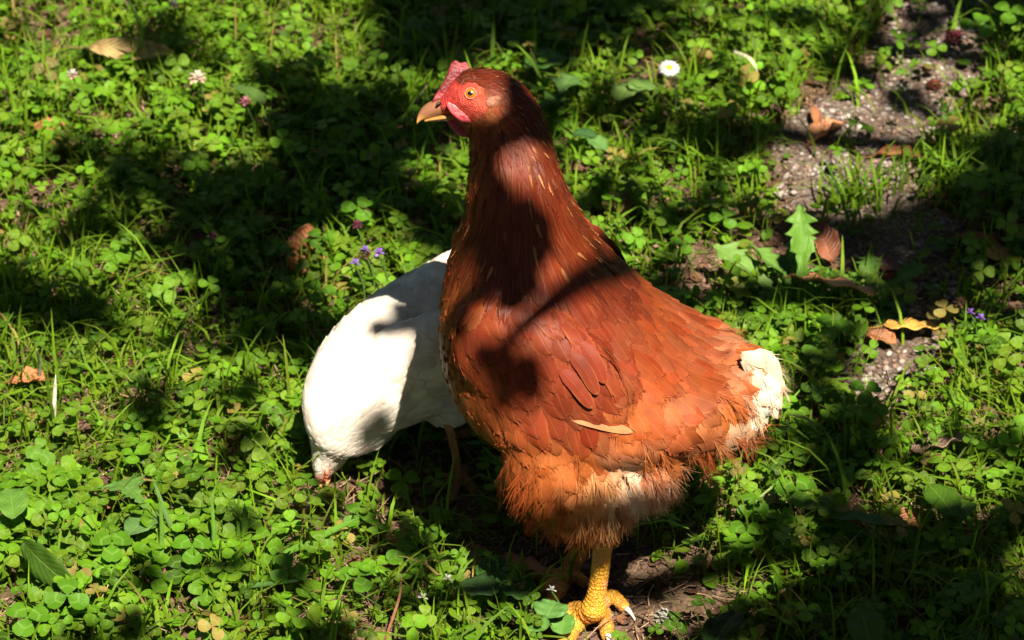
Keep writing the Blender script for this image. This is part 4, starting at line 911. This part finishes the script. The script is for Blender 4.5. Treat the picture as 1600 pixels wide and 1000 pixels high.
stones(30000, (.0007, .0024), [(.11, .062, .042), (.15, .09, .06), (.07, .04, .027), (.19, .12, .08)], lambda px, py: rng.random(len(px)) < .06+.6*region_dens(px, py)[0], .8, 'soil_crumbs', M['crumb'], 'dark crumbs of loose brown soil between the plants', 'soil', .0005)

# ================================================================== SINGLE PLANTS, FLOWERS AND FALLEN LEAVES
def surf_leaf(length, width, profile, ns=14, nt_=7, fold=.2, droop=.25, curl=0.0, lobes=None, wave=.0, seed=0, twist=0.0):
    """leaf blade along +x; curl rolls it about its midrib (radians at the edge)"""
    r = np.random.default_rng(seed); s = np.linspace(0, 1, ns); t = np.linspace(-1, 1, nt_); w_ = np.interp(s, *profile)*width
    if lobes is not None: w_ = w_*lobes(s)
    V = []
    for i, a in enumerate(s):
        ang = curl*(.7+.3*np.sin(a*3+seed)); 
        for b in t:
            yy = b*w_[i]
            if abs(ang) > .05: R0 = max(w_[i], 1e-4)/ang; y2 = R0*np.sin(yy/R0); z2 = abs(R0)*(1-np.cos(yy/R0))*1.0
            else: y2 = yy; z2 = fold*abs(yy)
            bend = -droop*a*a*length; z2 += wave*width*np.sin(a*17+b*2+seed)*abs(b)+r.normal()*.012*width
            tw = twist*a; V.append((a*length-(.2*abs(droop)*a*a*length), y2*math.cos(tw)-z2*math.sin(tw), y2*math.sin(tw)+z2*math.cos(tw)+bend))
    return np.array(V), grid_faces(ns, nt_), np.stack([np.tile((t+1)/2, ns), np.repeat(s, nt_)], 1)
OV = ([0, .1, .3, .5, .7, .88, 1], [.08, .55, .92, 1, .85, .5, .03]); SP = ([0, .2, .5, .75, .9, 1], [.08, .16, .5, 1, .85, .1]); RD = ([0, .08, .3, .6, .85, 1], [.2, .7, 1, 1, .75, .1])
def eul(yaw, pitch, roll): return np.array(Matrix.Rotation(yaw, 3, 'Z')@Matrix.Rotation(-pitch, 3, 'Y')@Matrix.Rotation(roll, 3, 'X'))
def thick(me_obj, t=.0004):
    m = me_obj.modifiers.new('thickness', 'SOLIDIFY'); m.thickness = t; m.offset = 0; return me_obj
DRY = [(.42, .16, .06), (.24, .08, .035), (.62, .36, .07), (.16, .07, .045), (.62, .28, .13), (.28, .18, .13), (.42, .31, .12)]
def fallen(px, py, z, L, W_, yaw, pitch, roll, curl, ci, label, seed=1, prof=OV, droop=.1, clear=True):
    V, Fc, U = surf_leaf(L, W_, prof, 18, 9, .15, droop, curl, None, .12, seed); V = V-[L/2, 0, 0]; V = V@eul(yaw, pitch, roll).T
    c = ground(px, py, z); z0 = V[:, 2].min(); b = terr(c[0], c[1]); V += c; V[:, 2] += max(0, b+.001-(c[2]+z0))
    o = empty('fallen_leaf', (c[0], c[1], V[:, 2].min()), label=label, cat='leaf'); mb = MB(); mb.add(V, Fc, U, np.array(DRY[ci])); thick(mb.obj('blade', M['dry'], o), .0005)
    a = V[4]; dirv = a-V[4+9]; dirv /= np.linalg.norm(dirv)+1e-9; K = crom(np.array([V[4+9], a, a+dirv*L*.16+[0, 0, -.001], a+dirv*L*.28+[0, .002, -.002]]), 4); T_, Fq, uv = tube(K, np.linspace(.0008, .0005, len(K)), 6); mb = MB(); mb.add(T_, Fq, uv, np.array(DRY[ci])*.7); mb.obj('stalk', M['dry'], o)
    return o
R_ = math.radians
fallen(479, 402, .012, .036, .016, R_(85), R_(72), 0, 1.7, 0, 'curled brown leaf standing on end in the clover behind the white hen', 2)
fallen(205, 76, .035, .060, .008, R_(-10), R_(3), R_(55), .8, 6, 'long folded yellow brown leaf lying on the grass at the top left', 3)
fallen(78, 196, .02, .022, .008, R_(20), R_(5), 0, 1.3, 0, 'small rusty leaf half buried in shaded clover at the left', 4)
fallen(48, 592, .018, .024, .009, R_(5), R_(4), 0, 1.6, 0, 'rolled orange brown leaf among grass near the left edge', 5)
fallen(1292, 204, .014, .032, .012, R_(35), R_(18), R_(-20), 1.25, 4, 'bright orange tan curled leaf on the gravel path', 6)
fallen(1275, 183, .016, .020, .005, R_(100), R_(35), 0, 1.6, 0, 'narrow rust leaf standing up behind the bright curled leaf on the path', 7)
fallen(1410, 240, .012, .036, .008, R_(-4), R_(4), 0, 1.7, 0, 'rolled red brown leaf lying level across the path', 8)
fallen(1302, 438, .032, .056, .014, R_(-22), R_(8), R_(-25), .5, 4, 'pale peach leaf with a red tip lying behind the dandelion', 9)
fallen(1424, 506, .014, .036, .0095, R_(2), R_(3), R_(-15), .5, 2, 'flat yellow leaf with brown veins beside the path', 10)
fallen(1378, 526, .010, .022, .008, R_(-40), R_(6), 0, .9, 0, 'small orange leaf under the yellow leaf beside the path', 11)
fallen(1288, 376, .016, .030, .011, R_(110), R_(38), 0, 1.2, 1, 'dark red curled leaf standing behind the dandelion tip', 12)
fallen(1532, 376, .010, .034, .007, R_(-22), R_(2), 0, 1.4, 0, 'slim tan curled leaf on dark soil near the right edge', 13)
fallen(1584, 362, .014, .026, .008, R_(-55), R_(12), 0, 1.4, 4, 'short curled leaf at the right edge above the slim tan one', 14)
fallen(1378, 412, .012, .034, .009, R_(-30), R_(10), 0, 1.5, 3, 'dark brown twisted leaf in the shade between the grass tufts', 15)
fallen(1412, 432, .008, .028, .007, R_(4), R_(2), 0, 1.2, 1, 'flat dark brown leaf beside the twisted one on shaded soil', 16)
fallen(1468, 690, .022, .036, .015, R_(12), R_(14), R_(-25), .5, 5, 'grey brown dead leaf lying on the weeds at the lower right', 17)
fallen(1222, 776, .014, .026, .010, R_(15), R_(4), 0, .8, 5, 'tan weathered leaf under the big clover sprig right of the hen', 18)
fallen(1308, 790, .010, .036, .011, R_(55), R_(10), 0, .9, 3, 'dark brown leaf in deep shade right of the tan weathered leaf', 19)
fallen(1412, 812, .012, .024, .009, R_(-40), R_(15), 0, .9, 0, 'small red brown leaf half hidden in clover at the lower right', 20)
fallen(1500, 795, .016, .014, .005, R_(0), R_(15), 0, .9, 1, 'tiny dark red leaf scrap beside the long weed leaf', 21)
fallen(818, 884, .008, .036, .011, R_(-25), R_(5), R_(-20), 1.2, 0, 'crumpled brown leaf on shaded soil left of the hen foot', 22)
fallen(735, 862, .006, .026, .007, R_(-8), R_(4), 0, 1.4, 1, 'rolled brown leaf on bare soil beside the crumpled one', 23)
fallen(640, 842, .006, .022, .008, R_(15), R_(8), 0, .9, 0, 'flat tan leaf scrap on sunlit soil below the white hen', 24)
fallen(971, 325, .014, .026, .009, R_(70), R_(32), 0, 1.0, 1, 'dark red leaf in the grass just behind the hen neck', 25)
fallen(900, 262, .018, .018, .007, R_(0), R_(10), 0, 1.0, 3, 'small dark red leaf touching the back of the hen neck', 26)
fallen(1100, 470, .008, .026, .010, R_(60), R_(14), 0, 1.1, 3, 'crumpled dark leaf on soil between the hen back and the dandelion', 27)
fallen(1560, 395, .012, .018, .009, R_(20), R_(6), 0, .5, 2, 'small yellow leaf lying on the ground near the right edge', 28)
fallen(168, 778, .014, .018, .006, R_(80), R_(15), 0, .8, 1, 'small brown scrap of leaf in the lower left clover', 29)
# lobed path-side plants
def lob(s): return .5+.8*(((1-s)*7.2+.35*np.sin(s*11)) % 1)**1.4+.12*np.sin(s*37)
def plant_leaf(parent, base, L, W_, yaw, pitch, roll=0, droop=.3, prof=SP, lobes=None, tint=(.07, .17, .025), fold=.2, ns=40, wave=.06, seed=0, name='leaf', mat='leaf'):
    V, Fc, U = surf_leaf(L, W_, prof, ns, 7, fold, droop, 0, lobes, wave, seed); V = V@eul(yaw, pitch, roll).T+base
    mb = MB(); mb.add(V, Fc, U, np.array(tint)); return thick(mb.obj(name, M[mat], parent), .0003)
dn = ground(1245, 506); dn[2] = terr(dn[0], dn[1])
dan = empty('dandelion_plant', dn, label='bright green dandelion rosette with jagged leaves on soil behind the hen tail', cat='dandelion')
for j, (yaw, pit, L, W_, dr, tn) in enumerate([(92, 68, .060, .010, .15, (.11, .22, .03)), (150, 50, .058, .011, .35, (.14, .24, .05)), (128, 58, .050, .011, .3, (.12, .22, .04)), (100, 40, .045, .012, .4, (.07, .16, .02)), (60, 35, .040, .011, .4, (.08, .18, .02)),
                                            (20, 22, .044, .010, .3, (.07, .15, .02)), (190, 25, .040, .010, .4, (.12, .20, .035)), (-30, 20, .034, .009, .3, (.09, .18, .02)), (235, 20, .034, .009, .3, (.11, .2, .03)), (-75, 20, .030, .009, .35, (.08, .16, .02)), (165, 40, .048, .008, .3, (.20, .22, .04)), (140, 30, .046, .011, .3, (.15, .25, .05)), (45, 45, .042, .010, .4, (.10, .2, .03)), (80, 52, .050, .010, .3, (.13, .24, .04)), (-50, 35, .036, .009, .5, (.12, .22, .04)), (210, 38, .042, .010, .5, (.15, .24, .05))]):
    plant_leaf(dan, dn+[rng.normal()*.003, rng.normal()*.003, .003], L*1.25, W_*.95, R_(yaw), R_(pit), R_(rng.normal()*15), dr, SP, lob, tn, fold=.45, wave=.22, seed=j)
d2 = ground(1352, 470); d2[2] = terr(d2[0], d2[1])
dan2 = empty('dandelion_plant', d2, label='small dandelion with jagged leaves reaching right over the path edge', cat='dandelion')
for j, (yaw, pit, L, W_, dr) in enumerate([(22, 30, .046, .009, .1), (80, 55, .034, .008, .3), (-20, 15, .032, .011, .3), (200, 12, .034, .011, .3), (-60, 12, .030, .010, .3)]):
    plant_leaf(dan2, d2+[0, 0, .003], L, W_, R_(yaw), R_(pit), 0, dr, SP, lob, (.09, .19, .03), seed=30+j)
def lobed3(s): return np.interp(s, [0, .2, .32, .45, .55, .7, .85, 1], [.5, 1.2, .55, .9, 1.5, .6, .5, .5])
def single_plant(name, px, py, z, leaves, label, cat='plant'):
    b = ground(px, py, 0); b[2] = terr(b[0], b[1]); o = empty(name, b, label=label, cat=cat)
    for j, (qx, qy, h, L, W_, yaw, pit, roll, prof, lb, tn) in enumerate(leaves):
        c = ground(qx, qy, h); c0 = c-np.array([math.cos(R_(yaw))*L*.5, math.sin(R_(yaw))*L*.5, math.sin(R_(pit))*L*.4])
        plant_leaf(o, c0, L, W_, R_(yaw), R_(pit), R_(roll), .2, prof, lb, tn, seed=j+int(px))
        K = crom(np.array([b+[0, 0, -.002], (b+c0)/2+[0, 0, .006], c0+[math.cos(R_(yaw))*L*.03, math.sin(R_(yaw))*L*.03, 0]]), 5); V, Fq, uv = tube(K, .0006, 6); mb = MB(); mb.add(V, Fq, uv, (.08, .16, .03)); mb.obj('stem', M['stem'], o)
    return o
single_plant('lobed_weed', 880, 190, 0, [(885, 128, .04, .030, .0105, 250, 15, 0, OV, lobed3, (.10, .19, .05)), (862, 158, .03, .022, .009, 200, 5, 0, OV, lobed3, (.09, .19, .03))], 'weed with pointed lobed leaves just behind the hen head', 'weed')
single_plant('broad_leaf_weed', 850, 110, 0, [(855, 92, .035, .034, .013, 25, 12, 0, OV, None, (.06, .14, .02))], 'single broad green leaf in shade right of the hen comb', 'weed')
single_plant('crinkled_weed', 990, 180, 0, [(976, 142, .035, .020, .010, 240, 5, 10, RD, None, (.14, .22, .05)), (1006, 132, .038, .022, .009, 30, 0, 0, RD, None, (.14, .24, .06))], 'weed with two pale crinkled leaves left of the daisy', 'weed')
single_plant('oval_leaf_weed', 925, 250, 0, [(935, 222, .03, .016, .007, -40, -5, 0, OV, None, (.10, .2, .05)), (912, 208, .032, .018, .006, 160, 10, 0, OV, None, (.04, .1, .03))], 'weed with small oval leaves behind the hen nape', 'weed')
single_plant('dock_leaf', 60, 960, 0, [(70, 885, .035, .050, .009, 305, -5, 60, OV, None, (.04, .085, .008))], 'large dark folded leaf arching over clover at the lower left', 'weed')
single_plant('dock_leaf', 15, 800, 0, [(18, 780, .04, .032, .010, 100, 10, 0, OV, None, (.10, .2, .03))], 'upright pale leaf at the left edge above the lower clover', 'weed')
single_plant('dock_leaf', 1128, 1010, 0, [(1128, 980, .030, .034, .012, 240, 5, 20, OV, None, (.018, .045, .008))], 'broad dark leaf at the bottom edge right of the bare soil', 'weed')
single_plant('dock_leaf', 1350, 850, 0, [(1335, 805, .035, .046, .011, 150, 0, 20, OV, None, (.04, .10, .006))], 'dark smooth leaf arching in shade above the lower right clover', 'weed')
single_plant('dock_leaf', 1350, 1000, 0, [(1352, 975, .035, .034, .011, 95, 20, 0, OV, None, (.06, .12, .008))], 'upright oval leaf among grass at the bottom right', 'weed')
single_plant('dock_leaf', 1490, 800, 0, [(1470, 775, .035, .036, .010, 110, 10, 0, OV, None, (.06, .13, .01)), (1502, 792, .03, .026, .008, 60, 5, 0, RD, None, (.07, .14, .012))], 'pair of ribbed weed leaves in the lower right clover', 'weed')
single_plant('dock_leaf', 395, 175, 0, [(388, 142, .04, .034, .010, 130, 15, 20, OV, None, (.08, .14, .03))], 'grey green leaf leaning beside the pink clover flower', 'weed')
single_plant('dock_leaf', 215, 810, 0, [(205, 765, .03, .040, .014, 120, 5, 0, SP, lob, (.10, .2, .04)), (225, 812, .03, .032, .009, 60, 5, 0, OV, None, (.09, .17, .05))], 'pair of wavy pale leaves in the lower left clover', 'weed')
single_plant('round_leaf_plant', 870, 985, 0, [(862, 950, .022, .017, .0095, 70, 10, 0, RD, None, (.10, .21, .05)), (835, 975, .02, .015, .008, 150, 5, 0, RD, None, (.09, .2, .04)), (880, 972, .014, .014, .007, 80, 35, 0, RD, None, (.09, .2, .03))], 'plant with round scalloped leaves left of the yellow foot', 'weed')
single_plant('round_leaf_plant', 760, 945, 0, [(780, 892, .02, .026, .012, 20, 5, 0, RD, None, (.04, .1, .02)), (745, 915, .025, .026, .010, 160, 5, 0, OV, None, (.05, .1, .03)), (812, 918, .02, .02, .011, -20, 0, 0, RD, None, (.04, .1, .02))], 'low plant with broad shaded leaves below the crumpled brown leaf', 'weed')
# clover sprigs that stand out one by one
def sprig(px, py, z, sc, yaw, label, tint=(.07, .17, .007), tilt=.25, tdir=-1.2, rootd=(10, 40)):
    c = ground(px, py, z); b = ground(px+rootd[0], py+rootd[1]); b[2] = terr(b[0], b[1]); o = empty('clover_sprig', b, label=label, cat='clover', group='clover sprigs standing above the carpet')
    LV, LF, LU = leaflet(8, 5); R = frames(np.array([0.]), np.array([tilt]), np.array([tdir]))[0]
    for a in (0, 2.1, -2.1):
        V = ((LV*sc+[.0004, 0, 0])@rotz(a+yaw).T)@R.T+c; mb = MB(); mb.add(V, LF, LU, np.array(tint)*rng.uniform(.9, 1.1)); mb.obj('leaflet', M['clover'], o)
    K = crom(np.array([b, (b+c)/2+[.002, .003, .004], c]), 6); V, Fq, uv = tube(K, .0006, 6); mb = MB(); mb.add(V, Fq, uv, (.10, .17, .04)); mb.obj('stem', M['stem'], o)
for a in [(1245, 765, .035, .0125, .8, 'largest dark green clover sprig right of the hen thigh feathers'),
          (1528, 38, .04, .0125, 1.2, 'big clover sprig over the path at the top right'),
          (1578, 18, .045, .0115, .3, 'clover sprig highest in the top right corner'),
          (1280, 545, .03, .0105, 1.4, 'clover sprig just right of the cream tail'),
          (1300, 510, .035, .0110, .2, 'clover sprig under the dandelion, above the one by the cream tail'),
          (1362, 640, .035, .0100, 2.2, 'clover sprig standing over the front end of the path'),
          (1166, 832, .025, .0105, 2.6, 'round clover sprig at the right border of the hen shadow'),
          (1352, 610, .04, .0100, .5, 'clover sprig with pale rim overhanging the lower path patch'),
          (635, 865, .018, .0115, 1.5, 'sunlit clover sprig alone on the soil below the white hen'),
          (664, 832, .016, .0085, .6, 'small bright clover sprig at the edge of the hen shadow'),
          (560, 805, .02, .0100, 2.0, 'clover sprig in shadow right of the white hen beak'),
          (628, 750, .02, .0105, .4, 'dim clover sprig in the black shadow under the white hen'),
          (450, 890, .025, .0110, 1.9, 'clover sprig beside the thick diagonal grass blade'),
          (560, 900, .022, .0110, .9, 'clover sprig on soil between the diagonal blade and the leaf plant'),
          (42, 965, .03, .0125, .4, 'clover sprig nearest the bottom left corner'),
          (105, 930, .035, .0125, 1.6, 'large clover sprig under the dark folded leaf at the lower left'),
          (175, 850, .03, .0120, 2.7, 'pale clover sprig right of the dark folded leaf'),
          (300, 855, .03, .0115, .6, 'clover sprig among tall blades in the lower left lawn'),
          (560, 325, .035, .0110, 1.0, 'clover sprig with round leaflets above the purple flower'),
          (500, 372, .03, .0090, 2.3, 'small clover sprig right of the curled standing leaf'),
          (500, 455, .03, .0100, .2, 'clover sprig below the curled standing leaf'),
          (1132, 340, .025, .0095, 1.1, 'clover sprig on dark soil above the hen back'),
          (1068, 380, .02, .0085, 2.9, 'small clover sprig between the hen back and the dandelion'),
          (985, 372, .025, .0090, .7, 'clover sprig touching the slope of the hen back'),
          (1175, 790, .03, .0095, 1.8, 'clover sprig left of the tan weathered leaf')]:
    sprig(*a)
# flowers
def flower_stem(o, b, c, r=.0006, col=(.09, .16, .04)):
    K = crom(np.array([b, (b+c)/2+[.003, .002, .002], c]), 6); V, Fq, uv = tube(K, r, 6); mb = MB(); mb.add(V, Fq, uv, col); mb.obj('stem', M['stem'], o)
def base_of(px, py, c):
    b = np.array([c[0]+.004, c[1]+.004, 0]); b[2] = terr(b[0], b[1]); return b
c = ground(1046, 106, .045); b = base_of(0, 0, c); o = empty('daisy', b, label='white daisy with yellow centre in the grass right of the hen head', cat='flower'); Rm = frames(np.array([0.]), np.array([.35]), np.array([-1.3]))[0]; mb = MB()
for k in range(26):
    V, Fc, U = surf_leaf(.0062, .0008, OV, 5, 3, .1, .1+.1*(k % 2), 0, None, 0, k); V = ((V+[.0016, 0, .0003*(k % 3)])@rotz(k*6.283/26).T)@Rm.T+c; mb.add(V, Fc, U, (.78, .78, .78))
thick(mb.obj('petals', M['petal'], o), .0002); mb = MB(); V, Fq = ellipsoid((0, 0, .0004), (.0023, .0023, .0012), n=16); mb.add(V@Rm.T+c, Fq, None, (.75, .48, .02)); mb.obj('flower_disc', M['petal'], o); flower_stem(o, b, c)
def head_flower(px, py, z, r, n, col, col2, label, name='clover_flower', shape=1.0, fl=.0045, cat='flower', up=True):
    c = ground(px, py, z); b = base_of(px, py, c); o = empty(name, b, label=label, cat=cat); mb = MB()
    for k in range(n):
        a = k*2.39996; f = (k+.5)/n; el = math.acos(1-f*1.35); d = np.array([math.sin(el)*math.cos(a), math.sin(el)*math.sin(a), math.cos(el)*shape])
        V, Fc, U = surf_leaf(fl, fl*.28, OV, 5, 3, .7, -.1, 0, None, 0, k); Q = frame_from(d, (0.1, .3, .9)); mx = np.stack([Q[:, 0], Q[:, 2], Q[:, 1]], 1); V = V@mx.T+c+d*r*.3
        cc = np.array(col)*(1-f)+np.array(col2)*f; mb.add(V, Fc, U, cc*rng.uniform(.8, 1.1))
    thick(mb.obj('florets', M['petal'], o), .0002); mb = MB(); V, Fq = ellipsoid(c, (r*.45,)*3, n=10); mb.add(V, Fq, None, (.12, .16, .05)); mb.obj('calyx', M['petal'], o); flower_stem(o, b, c-[0, 0, r*.3]); return o
head_flower(308, 124, .05, .004, 22, (.80, .74, .62), (.75, .5, .35), 'cream white clover flower standing over the clover at the upper left', fl=.0056)
head_flower(113, 118, .045, .003, 16, (.7, .66, .6), (.5, .25, .2), 'small faded white clover flower with pinkish base near the upper left edge', fl=.004)
head_flower(383, 160, .045, .003, 18, (.55, .22, .26), (.4, .12, .16), 'dull pink clover flower in front of the grey green leaf', fl=.0038)
head_flower(272, 8, .05, .0025, 12, (.8, .78, .7), (.6, .5, .35), 'tiny white flower head at the top edge of the lawn', fl=.004)
head_flower(1037, 968, .02, .004, 34, (.42, .42, .36), (.26, .22, .15), 'greyish faded clover head on the bare soil right of the yellow foot', fl=.0058, cat='flower head')
for (qx, qy, z, lb) in ((661, 934, .03, 'tiny white flower over leaves at the bottom, left one of three'), (700, 905, .03, 'tiny white flower above the round shaded leaves, middle one of three'), (862, 922, .03, 'tiny white flower on a stalk close to the yellow leg')):
    head_flower(qx, qy, z, .0015, 7, (.8, .8, .78), (.7, .7, .66), lb, 'tiny_flower', fl=.0028)
PU = (.28, .12, .62); PD = (.16, .035, .07)
head_flower(570, 398, .045, .004, 26, PD, (.10, .05, .03), 'dark red selfheal head carrying purple florets behind the white hen', 'selfheal_flower', 1.4, .0035)
head_flower(592, 396, .047, .002, 9, PU, (.4, .2, .7), 'bright purple floret cluster right of the dark selfheal head', 'selfheal_flower', 1, .0036)
head_flower(570, 390, .05, .0014, 6, PU, PU, 'single purple floret left on top of the selfheal head', 'selfheal_flower', 1, .0028)
head_flower(555, 412, .042, .0015, 7, PU, (.3, .15, .5), 'small purple floret below left of the selfheal head', 'selfheal_flower', 1, .0034)
head_flower(558, 352, .05, .003, 22, PD, PD, 'dark crimson seed head above the purple selfheal', 'seed_head', 1.2, .003, 'seed head')
head_flower(310, 371, .035, .003, 18, (.12, .03, .08), PD, 'dim purple flower head in deep shade, left of two', 'selfheal_flower', 1, .0032)
head_flower(332, 371, .035, .003, 18, (.12, .03, .08), PD, 'dim purple flower head in deep shade, right of two', 'selfheal_flower', 1, .0032)
head_flower(1532, 497, .03, .0016, 7, PU, PU, 'small violet floret low at the right beside the path', 'selfheal_flower', 1, .0030)
head_flower(1516, 488, .03, .0016, 6, PU, PU, 'violet floret just left of the other at the right', 'selfheal_flower', 1, .0028)
head_flower(1500, 474, .03, .004, 26, (.22, .12, .07), (.14, .07, .04), 'brown dried seed head above the violet florets at the right', 'seed_head', 1.3, .0036, 'seed head')
head_flower(1492, 60, .012, .006, 40, (.12, .02, .03), (.07, .015, .02), 'dark red seed cluster lying on the path at the top right', 'seed_head', .7, .006, 'seed head')
head_flower(1460, 134, .008, .005, 24, (.20, .05, .03), (.08, .03, .02), 'red and dark scrap of a seed head on the sunlit path', 'seed_head', .4, .005, 'seed head')
# single blades and stalks that stand out
def one_blade(pts, W_, tint, label, name='grass_blade', mat='grass'):
    K = crom(np.array([ground(a, b_, z) for a, b_, z in pts]), 8); n = len(K); s = np.linspace(0, 1, n); T = np.gradient(K, axis=0); side = np.cross(T, -FWD); side /= np.linalg.norm(side, axis=1)[:, None]; wv = W_*np.interp(s, [0, .3, .8, 1], [.7, 1, .7, .05])
    V = np.stack([K-side*wv[:, None], K+np.array([0, 0, -1])*wv[:, None]*.35, K+side*wv[:, None]], 1).reshape(-1, 3); mb = MB(); mb.add(V, grid_faces(n, 3), np.stack([np.tile([0, .5, 1.0], n), np.repeat(s, 3)], 1), tint); o = thick(mb.obj(name, M[mat]), .0003); tag(o, label, 'grass' if name == 'grass_blade' else 'stalk', 'single blades and stalks that stand out'); return o
one_blade([(442, 866, .004), (500, 838, .018), (562, 808, .03)], .0022, (.12, .26, .03), 'thick bright grass blade lying diagonally below the white hen')
one_blade([(83, 672, .01), (85, 630, .03), (87, 584, .05)], .0014, (.55, .52, .40), 'bleached white upright stalk in the left grass', 'dry_stalk', 'straw')
one_blade([(60, 600, .01), (62, 570, .03), (57, 545, .05)], .0013, (.40, .42, .25), 'pale dry stalk beside the rolled orange leaf', 'dry_stalk', 'straw')
one_blade([(600, 1004, .008), (622, 940, .03), (628, 905, .045)], .0008, (.22, .10, .05), 'thin reddish stalk rising from the bottom of the lawn', 'dry_stalk', 'straw')
one_blade([(250, 900, .01), (253, 830, .03), (248, 770, .05)], .0014, (.09, .2, .02), 'dark upright grass blade in the lower left clover')
one_blade([(290, 862, .01), (262, 810, .03), (238, 745, .05)], .0016, (.11, .2, .05), 'grey green blade leaning left in the lower left clover')
one_blade([(333, 880, .01), (334, 830, .03), (330, 770, .05)], .0013, (.12, .25, .03), 'straight pale blade right of the dark upright one')
one_blade([(377, 850, .01), (383, 820, .025), (382, 785, .04)], .0020, (.10, .22, .03), 'short broad blade near the middle of the lower left')
one_blade([(208, 100, .01), (222, 50, .06), (196, -10, .10)], .0018, (.14, .26, .06), 'tall blurred blade crossing the long brown leaf at the top left')
one_blade([(360, 918, .01), (420, 912, .02), (480, 905, .022)], .0014, (.09, .2, .05), 'low grey green blade lying flat under the clover sprigs')
one_blade([(985, 358, .006), (1018, 366, .008), (1048, 388, .004)], .0022, (.50, .38, .15), 'yellow dry straw lying on soil above the hen back', 'dry_stalk', 'straw')
one_blade([(1010, 290, .006), (1005, 262, .02), (985, 238, .035)], .0015, (.45, .28, .12), 'tan dry blade in the grass tuft behind the hen neck', 'dry_stalk', 'straw')
one_blade([(1330, 368, .006), (1312, 300, .035), (1286, 245, .06)], .0009, (.10, .22, .04), 'slender grass stem curving over the path')
one_blade([(1165, 800, .02), (1195, 770, .03), (1235, 742, .03)], .0007, (.2, .26, .08), 'thin pale stem running up to the large dark clover sprig', 'stem_runner', 'stem')
one_blade([(1222, 645, .02), (1262, 655, .035), (1285, 690, .02)], .0009, (.22, .28, .08), 'pale arching runner just right of the hen rear', 'stem_runner', 'stem')
one_blade([(1145, 80, .03), (1172, 92, .04), (1185, 115, .03)], .0014, (.5, .5, .3), 'bleached bent blade in sunlit clover at the top', 'dry_stalk', 'straw')
print('objects', len(bpy.data.objects), 'tris', sum(len(o.data.polygons)*2 for o in bpy.data.objects if o.type == 'MESH'))
